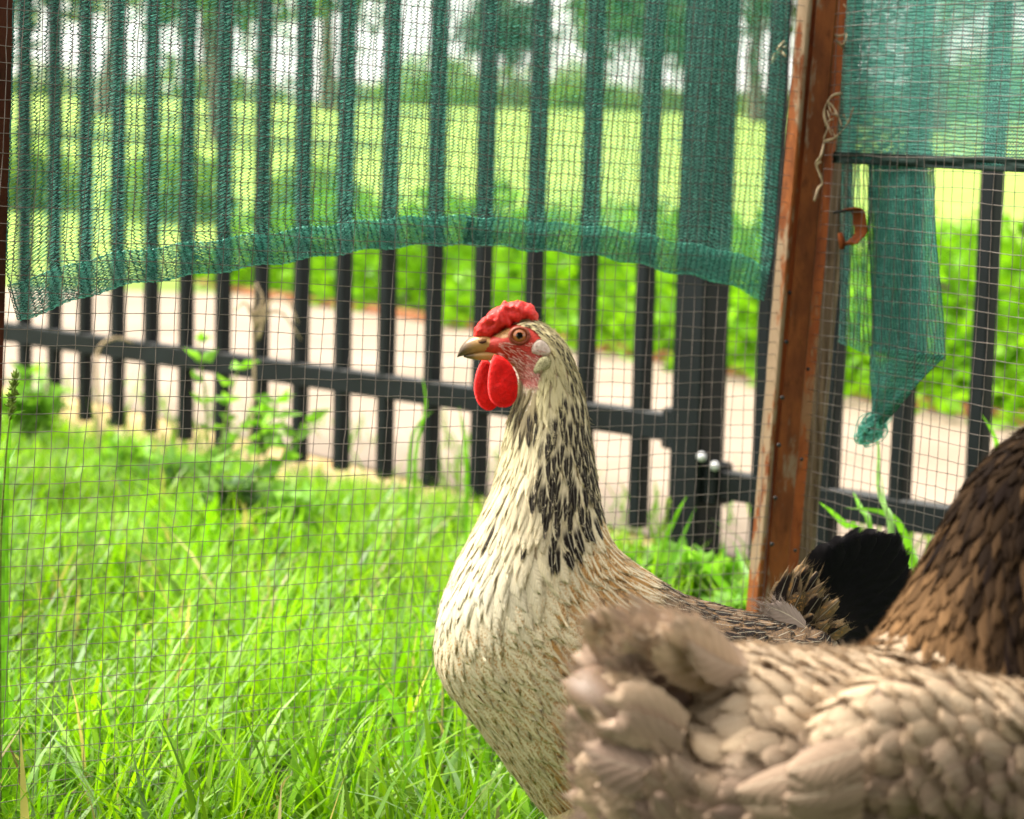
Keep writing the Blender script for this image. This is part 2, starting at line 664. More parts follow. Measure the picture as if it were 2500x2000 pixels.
def tree(px, base_py, d, height, crown_r, crown_h, label, colA, colB, n=2600, leaf=0.22, trunk_r=0.14, gap=0.0):
    b = U(px, base_py, d)
    gz = float(ground_z(np.array(b[0]), np.array(b[1])))
    b = np.array([b[0], b[1], gz])
    root = empty('tree', tuple(b), label, 'tree', 'trees beyond the lawn')
    mb = MB()
    top = b + np.array((rng.normal() * 0.2, rng.normal() * 0.2, height - crown_h * 0.55))
    mb.tube([b, b + (top - b) * 0.5 + rng.normal(size=3) * 0.08, top], [trunk_r, trunk_r * 0.75, trunk_r * 0.5], 8)
    ends = []
    for i in range(9):
        a = i / 9 * 6.28 + rng.random()
        rr = crown_r * (0.5 + 0.35 * rng.random())
        e = top + np.array((math.cos(a) * rr, math.sin(a) * rr, crown_h * (-0.25 + 0.6 * rng.random())))
        s = b + (top - b) * (0.7 + 0.3 * rng.random())
        mb.tube([s, (s + e) / 2 + np.array((0, 0, 0.15)), e], [trunk_r * 0.4, trunk_r * 0.25, trunk_r * 0.1], 5)
        ends.append(e)
    mb.build('trunk', M_bark, root)
    cc = np.array(ends + [top + np.array((0, 0, crown_h * 0.3)), top + np.array((crown_r * 0.2, 0, 0))])
    w = rng.integers(0, len(cc), n)
    p = cc[w] + rng.normal(size=(n, 3)) * np.array((crown_r * 0.27, crown_r * 0.27, crown_h * 0.17)) * (0.7 + 0.6 * rng.random((n, 1)))
    dd = rng.normal(size=(n, 3)) + np.array((0, 0, -0.2))
    cl = mixcol(n, colA, colB) * (0.75 + 0.5 * ((w * 37 % 11) / 11.0))[:, None]
    leaf_cloud(p, dd, leaf * (0.7 + 0.6 * rng.random(n)), leaf * 0.55, np.clip(cl, 0, 0.9), 'crown', M_leaf, root)
    return root


GA, GB = (0.09, 0.16, 0.03), (0.18, 0.27, 0.06)  # tree leaf colours lightened to stand in for distance haze
YA, YB = (0.12, 0.21, 0.02), (0.22, 0.30, 0.03)
tree(-60, 330, 22, 2.7, 1.0, 1.5, 'leafy tree at the far left edge beyond the lawn', GA, GB, 1300)
tree(250, 330, 26, 3.0, 1.0, 1.7, 'pale olive tree behind the cloth near the left post', (0.20, 0.24, 0.07), (0.32, 0.35, 0.13), 1300)
tree(545, 330, 21, 2.5, 0.8, 1.4, 'loose green tree behind the left third of the cloth', GA, (0.18, 0.30, 0.07), 900)
tree(800, 300, 30, 2.9, 0.85, 1.6, 'slim green tree left of the open white sky', GA, GB, 800)
tree(1240, 280, 45, 2.9, 0.9, 1.5, 'small dusky tree in the middle of the far lawn edge', (0.05, 0.10, 0.05), (0.08, 0.14, 0.07), 1300)
tree(1590, 280, 36, 3.3, 1.15, 2.2, 'round bright green tree right of the open sky', (0.06, 0.16, 0.015), (0.12, 0.25, 0.03), 2600)
tree(1850, 290, 30, 3.6, 1.1, 2.4, 'green tree behind the thick rusty corner post', GA, (0.08, 0.17, 0.03), 2200)
tree(2290, 300, 28, 3.2, 0.55, 1.7, 'slim yellow green tree behind the right hand cloth', YA, YB, 1200, 0.16)
tree(2650, 300, 30, 3.6, 1.3, 2.2, 'green tree beyond the right edge', GA, GB, 1800)
for i, (px, d, hh, lab) in enumerate(((60, 13, 0.4, 'dark green bush on the lawn at the left post'), (420, 12.5, 0.42, 'dark green bush on the lawn below the olive tree'),
                                      (760, 12, 0.36, 'green bush on the lawn left of the middle'), (1050, 40, 1.2, 'far bush under the open white sky'),
                                      (1420, 40, 1.0, 'far bush left of the round tree'), (2420, 34, 1.3, 'far dark bush behind the right hand cloth'))):
    b = U(px, 500, d)
    z = float(ground_z(np.array(b[0]), np.array(b[1])))
    r = shrub((b[0], b[1]), hh * 0.95, hh * 0.8, hh, 1500, lab, (0.14, 0.27, 0.03), (0.26, 0.40, 0.07), 0.06 if d < 15 else 0.14)
    r['group'] = 'bushes on the lawn'
    r.location.z = z

ORD = 'first second third fourth fifth sixth seventh eighth ninth tenth eleventh twelfth'.split()
for oi, px in enumerate(range(-80, 2700, 235)):
    b = U(px + 40 * rng.normal(), 300, 42 + 3 * rng.random())
    hh = 0.75 + 0.5 * rng.random()
    r = shrub((b[0], b[1]), hh * 1.5, hh, hh, 700, 'pale green bush along the far lawn edge, %s from the left' % ORD[oi], (0.14, 0.23, 0.06), (0.25, 0.34, 0.11), 0.2)  # pale leaves: far haze put into the colour
    r['group'] = 'far hedge line'
    r.location.z = float(ground_z(np.array(b[0]), np.array(b[1])))

# far garden wall with coping
wl, wr = U(1080, 262, 48), U(2300, 262, 44)
wz = float(ground_z(np.array(wl[0]), np.array(wl[1])))
wall = empty('garden_wall', (float((wl[0] + wr[0]) / 2), float((wl[1] + wr[1]) / 2), wz), 'low reddish brown wall at the far end of the lawn', 'wall')
wd = nrm(np.array((wr[0] - wl[0], wr[1] - wl[1], 0)))
wnn = np.array((wd[1], -wd[0], 0))
ln = np.linalg.norm((wr - wl)[:2]) / 2
wc = np.array(((wl[0] + wr[0]) / 2, (wl[1] + wr[1]) / 2, wz))
MB().box(wc + (0, 0, 0.42), wd * ln, wnn * 0.1, (0, 0, 0.42)).build('wall_face', simple('dusty_brick', (0.30, 0.20, 0.15), 0.9, 0.1, 0.35, 2.5), wall)
MB().box(wc + (0, 0, 0.87), wd * ln * 1.002, wnn * 0.14, (0, 0, 0.03)).build('coping', simple('coping_stone', (0.33, 0.28, 0.25), 0.9, 0.1, 0.2, 3), wall)

# ------------------------------------------------------------------ pen: panels of welded mesh
A0, A1 = U(0, 950, 1.50), U(1885, 950, 1.895)
eL = nrm(A1 - A0)


def up_for(p, e, lean):
    """in-plane up vector whose image leans right by `lean`"""
    best = None
    for al in np.linspace(-0.3, 0.3, 1201):
        u = nrm(np.array((0, 0, 1.0)) + al * e)
        x0, y0, _ = PX(p)
        x1, y1, _ = PX(p + u * 0.1)
        l = math.atan2(x1 - x0, y0 - y1)
        if best is None or abs(l - lean) < best[0]:
            best = (abs(l - lean), u)
    return best[1]


uL0, uL1 = up_for(A0, eL, math.radians(2.8)), up_for(A1, eL, math.radians(4.1))
nL = nrm(np.cross(eL, uL0 + uL1))
if np.dot(nL, MN[:3, 3] - A0) < 0: nL = -nL      # toward the camera
B0, B1 = U(1958, 300, 1.915), U(2500, 300, 1.645)
eR = nrm(B1 - B0)
uR0, uR1 = up_for(B0, eR, math.radians(3.9)), up_for(B1, eR, math.radians(3.4))
nR = nrm(np.cross(eR, uR0 + uR1))
if np.dot(nR, MN[:3, 3] - B0) < 0: nR = -nR
SP = 0.0127


def wire_panel(name, label, P0, P1, u0, u1, n, s0, s1, h0, h1, ext=0):
    root = empty(name, tuple(P0 + (P1 - P0) * 0.5 + u0 * h0), label, 'wire mesh', 'welded wire panels of the pen')
    L = np.linalg.norm(P1 - P0)
    e = (P1 - P0) / L

    def at(s, h):
        t = np.clip(s / L, -0.3, 1.3)
        u = u0 * (1 - t) + u1 * t
        bow = 0.004 * math.sin(s * 7.1 + h * 3.0) + 0.002 * math.sin(h * 13 + s * 5)
        return P0 + e * s + u * h + n * bow

    nv = int((s1 - s0) / SP)
    nh = int((h1 - h0) / SP)
    ph = rng.random((4, 400)) * 6.28
    vert, hor = [], []
    hs_ = np.linspace(h0, h0 + nh * SP, nh * 1 + 1)
    ss_ = np.linspace(s0, s0 + nv * SP, nv * 1 + 1)
    vj = rng.normal(size=(nv + 1,)) * 0.0004
    hj = rng.normal(size=(nh + 1,)) * 0.0004
    for i in range(nv + 1):
        s = s0 + i * SP + vj[i]
        vert.append(np.array([at(s + 0.0009 * math.sin(h * 31 + ph[0, i]) + 0.00025 * rng.normal() + 0.0012 * math.sin(h * 9 + s * 4), h) - n * 0.0004 for h in hs_]))
    for i in range(nh + 1):
        h = h0 + i * SP + hj[i]
        hor.append(np.array([at(s, h + 0.0008 * math.sin(s * 28 + ph[1, i]) + 0.00025 * rng.normal() + 0.0012 * math.sin(s * 8 + h * 3)) + n * 0.0004 for s in ss_]))
    v, f = tubes_np(vert, 0.00031, 5, n)
    mesh_obj('upright_wires', v, f, M_wire, root, smooth=True)
    v, f = tubes_np(hor, 0.00031, 5, n)
    mesh_obj('level_wires', v, f, M_wire, root, smooth=True)
    return root


LL = np.linalg.norm(A1 - A0)
LR = np.linalg.norm(B1 - B0)
hbL = -(A0[2]) / 1.0 + 0.03
wire_panel('wire_mesh', 'square welded wire panel spanning the left side behind the speckled hen', A0, A1 + eL * 0.0, uL0, uL1, nL, -0.06, LL + 0.018, -0.40, 0.40)
wire_panel('wire_mesh', 'narrow square welded wire panel right of the rusty corner post', B0, B1, uR0, uR1, nR, 0.0, LR + 0.12, -0.50, 0.22)

# ------------------------------------------------------------------ rusty posts
LEAN = 0.0708


def slab(x0, x1, d0, d1, thick, name, mat, parent, y_top=-160, dn=0.0):
    """upright plate between two leaning lines, x at photo row 1000, reaching the ground"""
    def line(x, d):
        p = U(x + LEAN * (1000 - 1000), 1000, d)
        q = U(x + LEAN * (1000 - 500), 500, d)
        # keep the plate plumb in depth: take height from z, lean from the photo
        dirv = q - p
        dirv = dirv - nrm(np.array((MN[0, 2], MN[1, 2], 0))) * np.dot(dirv, nrm(np.array((MN[0, 2], MN[1, 2], 0)))) * 1.0
        dirv = dirv / dirv[2]
        return p + dirv * (0.0 - p[2]), p + dirv * (1.02 - p[2])
    a0, a1 = line(x0, d0)
    b0, b1 = line(x1, d1)
    w = nrm(b0 - a0)
    back = nrm(np.cross(w, (0, 0, 1)))
    if np.dot(back, MN[:3, 3] - a0) > 0: back = -back
    back = back * thick
    ch = w * 0.0012
    vs = []
    N = 24
    fs = []
    for i in range(N + 1):
        t = i / N
        a, b = a0 + (a1 - a0) * t, b0 + (b1 - b0) * t
        jj = 0.0004 * mnoise.noise((x0, t * 30, 0.0))
        vs += [a + back * 0.3, a + ch + back * jj / thick, b - ch + back * jj / thick, b + back * 0.3, b + back, a + back]
    for i in range(N):
        for j in range(6):
            k = (j + 1) % 6
            fs.append((i * 6 + j, i * 6 + k, i * 6 + 6 + k, i * 6 + 6 + j))
    fs.append((5, 4, 3, 2, 1, 0))
    fs.append(tuple(N * 6 + j for j in range(6)))
    return mesh_obj(name, vs, fs, mat, parent)


gb = on_ground(1885, 2100)
cp = empty('corner_post', (float(A1[0]), float(A1[1]), 0.0), 'rusty angle iron corner post with peeling pale paint between two mesh panels', 'post')
slab(1861, 1890, 1.912, 1.900, 0.004, 'pale_flange', M_rustA, cp)
slab(1886, 1912, 1.9035, 1.912, 0.004, 'inner_flange', M_rustC, cp)
slab(1907, 1957, 1.902, 1.898, 0.005, 'web', M_rustB, cp)
cp2 = empty('angle_iron', (float(B0[0]), float(B0[1]), 0.0), 'narrow orange rusty angle iron along the right hand panel', 'post')
slab(1953, 1984, 1.912, 1.928, 0.004, 'flange', M_rustC, cp2)
bt = empty('wooden_batten', (float(B0[0]) + 0.02, float(B0[1]), 0.0), 'weathered grey brown wooden batten beside the rusty corner post', 'batten')
slab(1979, 2013, 1.937, 1.930, 0.008, 'plank', M_wood, bt)
lp = empty('side_post', tuple(A0 * (1, 1, 0)), 'dark red rusty post at the left edge of the picture', 'post')


def left_slab():
    a_t, a_b = U(36, 0, 1.515), U(8, 850, 1.515)
    dirv = (a_t - a_b) / (a_t - a_b)[2]
    p0, p1 = a_b + dirv * (-a_b[2]), a_b + dirv * (1.02 - a_b[2])
    w = -eL * 0.035
    back = -nL * 0.01
    vs = []
    for p in (p0, p1):
        vs += [p, p + w, p + w + back, p + back]
    return mesh_obj('flange', vs, [(0, 1, 5, 4), (1, 2, 6, 5), (2, 3, 7, 6), (3, 0, 4, 7), (3, 2, 1, 0), (4, 5, 6, 7)], M_rustD, lp)


left_slab()
for i in range(11):
    y = 60 + i * 128 + rng.normal() * 14
    x = 1908 + LEAN * (1000 - y)
    dome(U(x, y, 1.893), MN[:3, 2], 0.0021, 'nail', M_nail, cp, 0.6)
    y2 = 175 + i * 118 + rng.normal() * 18
    if i % 2 == 0:
        dome(U(1966 + LEAN * (1000 - y2), y2, 1.908), MN[:3, 2], 0.0018, 'nail', M_nail, cp2, 0.6)

# ------------------------------------------------------------------ unseen roof and wall, added behind the camera to shade the hens
def added_roof():
    eh = nrm(eL * (1, 1, 0))
    nh = np.array((eh[1], -eh[0], 0.0))
    if nh[1] > 0: nh = -nh
    c0 = np.array((A0[0], A0[1], 0.0))
    root = empty('added_roof', (0.45, 0.0, 1.25), 'unseen corrugated metal roof added behind the camera to shade the hens', 'roof')
    mt = simple('galvanised_sheet', (0.28, 0.27, 0.26), 0.55, 0.4, 0.3, 6)
    for k in range(3):
        vs, fs = [], []
        N, K = 60, 6
        for i in range(N + 1):
            s_ = -0.75 + 0.8 * k + 0.82 * i / N
            for j in range(K + 1):
                vs.append((s_, -0.55 + 1.2 * j / K, 1.25 + 0.008 * math.sin(s_ * 82) + 0.004 * k + 0.03 * j / K))
        for i in range(N):
            for j in range(K):
                a = i * (K + 1) + j
                fs.append((a, a + 1, a + K + 2, a + K + 1))
        mesh_obj('added_roof_sheet', vs, fs, mt, root, smooth=True)
    wall_root = empty('added_wall', (0.45, -0.5, 0.0), 'unseen plank wall added behind the camera to shade the hens', 'wall')
    for k in range(16):
        MB().bevel_box((-0.75 + 0.1525 * k, -0.5, 0.62), (0.074, 0, 0), (0, 0.01, 0), (0, 0, 0.62), 0.003).build('plank', M_wood, wall_root)


added_roof()

# ------------------------------------------------------------------ knitted shade cloth
def knit(name, Pf, nc, nr, parent, ref, r_chain=0.00042, r_tape=0.0003, seed=1, chain_mat=None, tape_mat_=None, drop=0.0, dense=False):
    """Pf(a, b): a across the chains, b along them, arrays -> points"""
    g = np.random.default_rng(seed)
    chains, tapes = [], []
    b = np.linspace(0, 1, nr * 2 + 1)
    for i in range(nc + 1):
        wob = 0.16 * np.where(np.arange(len(b)) % 2 == 0, 1, -1) * (0.7 + 0.6 * g.random(len(b))) + 0.12 * np.sin(b * 40 + g.random() * 6)
        a = (i + wob) / nc
        chains.append(Pf(np.clip(a, 0, 1), b))
    for i in range(nc):
        z = np.where(np.arange(len(b)) % 2 == 0, 0.02, 0.98) + 0.06 * g.normal(size=len(b))
        bb = b + (g.random(len(b)) - 0.5) * 0.25 / nr
        if drop and g.random() < drop: continue
        tapes.append(Pf(np.clip((i + z) / nc, 0, 1), np.clip(bb, 0, 1)))
        if dense:
            tapes.append(Pf(np.clip((i + 1 - z) / nc, 0, 1), np.clip(bb + 0.2 / nr, 0, 1)))
    v, f = tubes_np(chains, r_chain, 4, ref)
    mesh_obj('chain_threads', v, f, chain_mat or M_chain, parent, smooth=True)
    v, f = tubes_np(tapes, r_tape, 3, ref)
    mesh_obj('tape_threads', v, f, tape_mat_ or M_tape, parent)


HEM = [(-60, 805), (16, 779), (130, 738), (232, 704), (350, 684), (464, 668), (580, 650), (696, 633), (820, 615), (928, 604), (1040, 597), (1132, 595), (1230, 602), (1317, 612), (1420, 620),
       (1503, 630), (1580, 645), (1642, 662), (1772, 688), (1830, 710), (1869, 728), (1960, 765)]
hx, hy = [np.array(c, float) for c in zip(*HEM)]
pl0 = A0 - nL * 0.008
TL, TR = on_plane(34, -90, pl0, nL), on_plane(1932, -90, pl0, nL)
BL, BR = on_plane(9, 700, pl0, nL), on_plane(1874, 700, pl0, nL)


def cloth_left(front):
    def P(a, b):
        a = np.broadcast_to(a, b.shape) if np.ndim(a) == 0 else a
        out = np.empty((len(b), 3))
        for i in range(len(b)):
            t = TL + (TR - TL) * a[i]
            m = BL + (BR - BL) * a[i]
            x, y, _ = PX(m)
            hyv = np.interp(x, hx, hy)
            sl = hx * 0
            hem = on_plane(x - 0.03 * (hyv - 700), hyv + 4 * math.sin(a[i] * 90), pl0, nL)
            bi = b[i]
            q = t + (hem - t) * bi
            lag = 0.012 * max(0, bi - 0.86) / 0.14         # the knit is pulled askew near the hem
            q = q + eL * lag * (1 if x < 1150 else -0.6)
            bow = 0.0035 * math.sin(a[i] * 19 + bi * 2) + 0.003 * math.sin(a[i] * 7 + 1) * bi
            q = q + nL * (min(bow, 0.0035) + (0.0 if front else -0.006))
            out[i] = q
        return out
    return P


sc_l = empty('shade_cloth', tuple((BL + BR) / 2), 'wide green knitted shade cloth with sagging hem hung along the left panel', 'shade cloth', 'green knitted shade cloths')
PL = cloth_left(True)
PLb = cloth_left(False)
knit('cloth', PL, 116, 84, sc_l, nL, 0.00055, 0.00052, 3, dense=True)
# folded hem: a second layer over the lowest strip
knit('hem', lambda a, b: PLb(a, 0.90 + 0.1 * b), 150, 13, sc_l, nL, 0.0004, 0.00062, 5, dense=True)

# right cloths
plR = B0 - nR * 0.010


def quadP(c00, c10, c01, c11, plane, n, bulge=0.0, wav=0.0, off=0.0):
    """c00 top-left px, c10 top-right, c01 bottom-left, c11 bottom-right"""
    Q = [on_plane(x, y, plane, n) for (x, y) in (c00, c10, c01, c11)]

    def P(a, b):
        a = np.asarray(a)[:, None] * np.ones((len(b), 1))
        b_ = np.asarray(b)[:, None]
        p = (Q[0] * (1 - a) + Q[1] * a) * (1 - b_) + (Q[2] * (1 - a) + Q[3] * a) * b_
        h = wav * np.sin(a * 11 + b_ * 7) + wav * 0.6 * np.sin(a * 23 - b_ * 9) + bulge * np.sin(a * math.pi)
        return p + n * (off + h)
    return P


sc_r = empty('shade_cloth', tuple(on_plane(2280, 400, plR, nR)), 'dark green knitted shade cloth with straight black hem at upper right', 'shade cloth', 'green knitted shade cloths')
q1 = quadP((2075, -90), (2620, -90), (2040, 392), (2620, 420), plR, nR, 0, 0.001)
knit('cloth', lambda a, b: q1(b, a), 54, 90, sc_r, nR, 0.0008, 0.0006, 11)
q2 = quadP((2075, -90), (2268, -90), (2040, 392), (2262, 402), plR, nR, 0, 0.0008, -0.006)
knit('cloth', lambda a, b: q2(b, a), 66, 40, sc_r, nR, 0.0006, 0.00055, 12)
q3 = quadP((2040, 372), (2620, 396), (2036, 396), (2620, 425), plR, nR, 0, 0.0008, 0.0015)
M_hem = simple('hem_cord', (0.006, 0.02, 0.016), 0.7, 0.2, 0.4, 200)
knit('hem', lambda a, b: q3(b, a), 9, 110, sc_r, nR, 0.0009, 0.0007, 13, M_hem, M_hem)

flap = empty('torn_cloth', tuple(on_plane(2160, 900, plR, nR)), 'torn green cloth flap hanging to a knotted tip right of corner post', 'shade cloth', 'green knitted shade cloths')
q4 = quadP((2052, 392), (2120, 398), (2042, 835), (2125, 870), plR, nR, 0, 0.001, -0.002)
knit('strip', q4, 9, 62, flap, nR, 0.0007, 0.0005, 21)
q5 = quadP((2108, 398), (2262, 398), (2118, 850), (2294, 880), plR, nR, 0.002, 0.001, -0.006)
knit('strip', q5, 24, 66, flap, nR, 0.0008, 0.0008, 22, dense=True)
q6 = quadP((2112, 400), (2225, 404), (2118, 858), (2240, 900), plR, nR, 0.002, 0.001, -0.010)
knit('strip', q6, 20, 66, flap, nR, 0.0008, 0.0008, 23, dense=True)
q7 = quadP((2116, 845), (2296, 868), (2120, 1035), (2148, 1035), plR, nR, 0.003, 0.001, -0.004)
knit('strip', q7, 26, 20, flap, nR, 0.0007, 0.0006, 24, dense=True)


def knot():
    c = on_plane(2130, 1048, plR, nR)
    g = np.random.default_rng(4)
    polys = []
    for i in range(90):
        a0 = g.random() * 6.28
        q_ = 0.25 + 0.8 * g.random()
        ex, ey = 0.015 * q_, 0.0065 * q_
        tilt = 0.9 + 0.15 * g.normal()
        t = np.linspace(0, 5.0, 14) + a0
        x, y = ex * np.cos(t), ey * np.sin(t)
        X = x * math.cos(tilt) - y * math.sin(tilt)
        Y = x * math.sin(tilt) + y * math.cos(tilt)
        z = 0.004 * np.sin(t * 2 + g.random() * 6)
        polys.append(c + X[:, None] * MN[:3, 0] + Y[:, None] * MN[:3, 1] + z[:, None] * nR + g.normal(size=3) * 0.0028)
    v, f = tubes_np(polys, 0.0006, 4, nR)
    mesh_obj('knot', v, f, M_tape, flap, smooth=True)


knot()

# ------------------------------------------------------------------ grass
def blades(p, h, w, az, lean, curl, cols, name, mat, parent=None, seg=4):
    n = len(p)
    d = np.stack([np.cos(az), np.sin(az), np.zeros(n)], 1)
    s = np.stack([-np.sin(az), np.cos(az), np.zeros(n)], 1)
    V = []
    for i in range(seg + 1):
        t = i / seg
        out = (lean * t + curl * t * t)[:, None] * h[:, None]
        up = h[:, None] * (t - 0.32 * np.abs(curl)[:, None] * t ** 3)
        c = p + d * out + np.array((0, 0, 1.0)) * up
        ww = w * (1 - t ** 2.2) * (0.65 + 0.7 * t * (1 - t) * 2)
        if i < seg:
            V.append(c + s * ww[:, None] * 0.5)
            V.append(c - s * ww[:, None] * 0.5)
        else:
            V.append(c)
    V = np.stack(V, 1)
    m = V.shape[1]
    base = (np.arange(n) * m)[:, None]
    F = []
    for i in range(seg - 1):
        F += [[2 * i, 2 * i + 1, 2 * i + 3], [2 * i, 2 * i + 3, 2 * i + 2]]
    F.append([2 * seg - 2, 2 * seg - 1, 2 * seg])
    f = np.concatenate([base + np.array([q]) for q in F], 0)
    tt = np.array([i // 2 / seg for i in range(m)])
    fc = np.ones((n, m, 4))
    fc[..., :3] = cols[:, None, :] * (1.0 + 0.0 * tt[None, :, None])
    return mesh_obj(name, V.reshape(-1, 3), f, mat, parent, attrs={'fcol': fc.reshape(-1, 4)})


def fence_side(p):
    q = p[:, :2] - np.array([fA[0], fA[1]])
    return q @ fnor[:2]


def grass_field():
    n = 70000
    d = np.sqrt(rng.random(n) * (5.0 ** 2 - 1.25 ** 2) + 1.25 ** 2)
    x = (rng.random(n) - 0.5) * 0.66 * d
    p = np.stack([x, d, np.zeros(n)], 1)
    side = fence_side(p)
    keep = side > -0.05 + 0.1 * rng.random(n)
    keep &= ~((side < 0.12) & (p[:, 0] > 0.25) & (rng.random(n) < 0.85))
    clump = np.array([mnoise.noise((q[0] * 7, q[1] * 7, 1.3)) for q in p])
    keep &= (rng.random(n) < 0.75 + 0.9 * clump)
    p, clump = p[keep], clump[keep]
    n = len(p)
    h = (0.055 + 0.075 * rng.random(n) ** 1.4) * (1 + 0.55 * clump)
    fs = fence_side(p)
    h *= np.where(p[:, 1] > 2.4, 0.85, 1.0) * (0.45 + 0.55 * np.clip(fs / 0.5, 0, 1))
    w = 0.0030 + 0.0065 * rng.random(n) ** 2
    az = rng.random(n) * 6.283
    lean = 0.1 + 0.5 * rng.random(n)
    curl = rng.random(n) ** 1.5 * 0.9
    t = rng.random(n)[:, None]
    c = np.array((0.105, 0.285, 0.004)) * (1 - t) + np.array((0.265, 0.49, 0.007)) * t
    dry = rng.random(n) < 0.035
    c[dry] = np.array((0.42, 0.36, 0.16))
    pale = rng.random(n) < 0.06
    c[pale] = np.array((0.22, 0.36, 0.14))
    c = np.clip(c * (1 + 0.22 * rng.normal(size=(n, 1))), 0.004, 0.9)
    c = c * (1 + 0.5 * np.array([mnoise.noise((q[0] * 2.3, q[1] * 2.3, 9.0)) for q in p]))[:, None]
    o = blades(p, h, w, az, lean, curl, c, 'grass', M_grass)
    tag(o, 'lush bright green grass covering the ground outside the pen', 'grass', kind='stuff')


grass_field()

# thin beyond-fence grass on the verge
def verge():
    n = 1500
    k = rng.random(n) * 26 - 6
    off = -rng.random(n) ** 2 * 0.5
    p = np.array([fence_at(a, 0.0) + fnor * b for a, b in zip(k, off)])
    cl = np.array([mnoise.noise((q[0] * 6, q[1] * 6, 4.0)) for q in p])
    p = p[cl > 0.05]
    n = len(p)
    o = blades(p, 0.04 + 0.07 * rng.random(n), 0.003 + 0.004 * rng.random(n), rng.random(n) * 6.28, 0.2 + 0.5 * rng.random(n), rng.random(n) * 0.8,
               mixcol(n, (0.08, 0.22, 0.01), (0.18, 0.34, 0.03)), 'verge_grass', M_grass)
    tag(o, 'sparse green grass on the sandy verge behind the fence', 'grass', kind='stuff')


verge()


def ribbon(mb, pts, w, nref, fold=0.15):
    """a blade following a polyline: V-folded strip tapering to its tip"""
    pts = catmull(pts, 14)
    n = len(pts)
    t = np.linspace(0, 1, n)
    tan = nrm(np.gradient(pts, axis=0))
    s = nrm(np.cross(tan, nref))
    nn = np.cross(s, tan)
    ww = w * np.clip(0.55 + 1.2 * t, 0, 1) * (1 - t ** 3)
    v = np.stack([pts + s * ww[:, None] * 0.5 + nn * ww[:, None] * fold, pts, pts - s * ww[:, None] * 0.5 + nn * ww[:, None] * fold], 1).reshape(-1, 3)
    f = []
    for i in range(n - 1):
        for j in range(2):
            f.append((i * 3 + j, i * 3 + j + 1, i * 3 + 4 + j, i * 3 + 3 + j))
    mb.add(v, f)


def flatcol(name, col, trans=0.45):
    k = NT(name)
    f = k.noise(70, 3, 0.5, k.pos())
    c = k.mix(k.step(f, 0.3, 0.7), tuple(x * 0.75 for x in col), tuple(min(0.9, x * 1.25) for x in col))
    k.set(c, 0.42, 0.3)
    k.translucent(c, trans)
    return k.m


M_blade = flatcol('broad_blade', (0.12, 0.32, 0.012))
M_blade2 = flatcol('broad_blade_pale', (0.20, 0.36, 0.10))
CAMV = MN[:3, 2]


def tuft(label, lines, d, mat, w, name='grass_tuft', cat='grass tuft', group='long grass tufts'):
    """lines: photo polylines root to tip, each blade a part"""
    x, y = lines[0][0]
    b = U(x, y, d)
    root = empty(name, (float(b[0]), float(b[1]), 0.0), label, cat, group)
    for i, l in enumerate(lines):
        pts = [U(px, py, d + 0.03 * j * (1 if i % 2 else -1)) for j, (px, py) in enumerate(l)]
        g = pts[0].copy()
        if g[2] > 0.02:
            g = g + (pts[0] - pts[1]) * 0.3
            g[2] = 0.0
            pts = [g] + pts
        mb = MB()
        ribbon(mb, pts, w * (0.8 + 0.4 * random.random()), CAMV)
        mb.build('blade', mat, root, smooth=True)
    return root


tuft('tuft of long arching blades left of the speckled hen\'s breast', [[(640, 1995), (760, 1850), (880, 1720), (982, 1634)], [(985, 1930), (1060, 1850), (1130, 1800), (1205, 1765)],
      [(1000, 1900), (985, 1780), (940, 1690), (870, 1655), (800, 1675)]], 1.78, M_blade, 0.008)
tuft('tuft with a pale bent blade below the speckled hen', [[(1050, 1995), (1085, 1900), (1120, 1840), (1150, 1870), (1165, 1980)], [(1000, 1990), (1010, 1880), (1040, 1760), (1060, 1700)],
      [(940, 1990), (930, 1930), (920, 1890), (960, 1920), (980, 1945)]], 1.75, M_blade2, 0.007)
tuft('tuft of upright blades in the lower middle of the grass', [[(700, 2000), (730, 1900), (790, 1850), (850, 1840)], [(830, 2000), (825, 1860), (828, 1760)], [(560, 2000), (600, 1880), (660, 1840)],
      [(440, 2000), (420, 1880), (385, 1790), (340, 1740)]], 1.76, M_blade, 0.007)
tuft('tuft of long blades at lower left of the grass', [[(190, 2000), (170, 1900), (150, 1850)], [(280, 1990), (275, 1870), (290, 1840), (330, 1850)], [(90, 1960), (130, 1900), (220, 1880)],
      [(480, 1990), (440, 1880), (400, 1800), (370, 1740)]], 1.74, M_blade, 0.007)
tuft('tall grass blades beside the foot of the thick fence post', [[(1590, 1450), (1620, 1330), (1655, 1250), (1678, 1210)], [(1620, 1460), (1650, 1350), (1700, 1235)], [(1815, 1500), (1760, 1420), (1700, 1360), (1660, 1330)],
      [(1840, 1450), (1815, 1390), (1790, 1320)]], 2.35, M_blade, 0.009)
tuft('grass blades rising behind the black tail feathers', [[(2100, 1330), (2060, 1280), (2030, 1250), (1998, 1225)], [(2125, 1320), (2100, 1240), (2082, 1200)], [(2230, 1420), (2200, 1290), (2150, 1250), (2060, 1240)],
      [(2240, 1420), (2220, 1330), (2190, 1270)]], 2.1, M_blade, 0.007)
tuft('thin grass stalks under the knotted cloth tip', [[(2175, 1330), (2145, 1200), (2145, 1100), (2135, 1020)], [(2180, 1320), (2160, 1230), (2150, 1150)]], 2.0, M_blade2, 0.004)
tuft('single grass blade rising at the right hand picket', [[(2470, 1200), (2440, 1110), (2425, 1060), (2395, 1010)]], 2.2, M_blade, 0.008)
tuft('long blades against the pickets left of the hen', [[(1010, 1180), (1020, 1080), (1040, 990), (1030, 915)], [(1000, 1120), (1020, 1040), (1060, 1000)], [(1140, 1180), (1135, 1080), (1120, 990)]], 2.6, M_blade, 0.006)
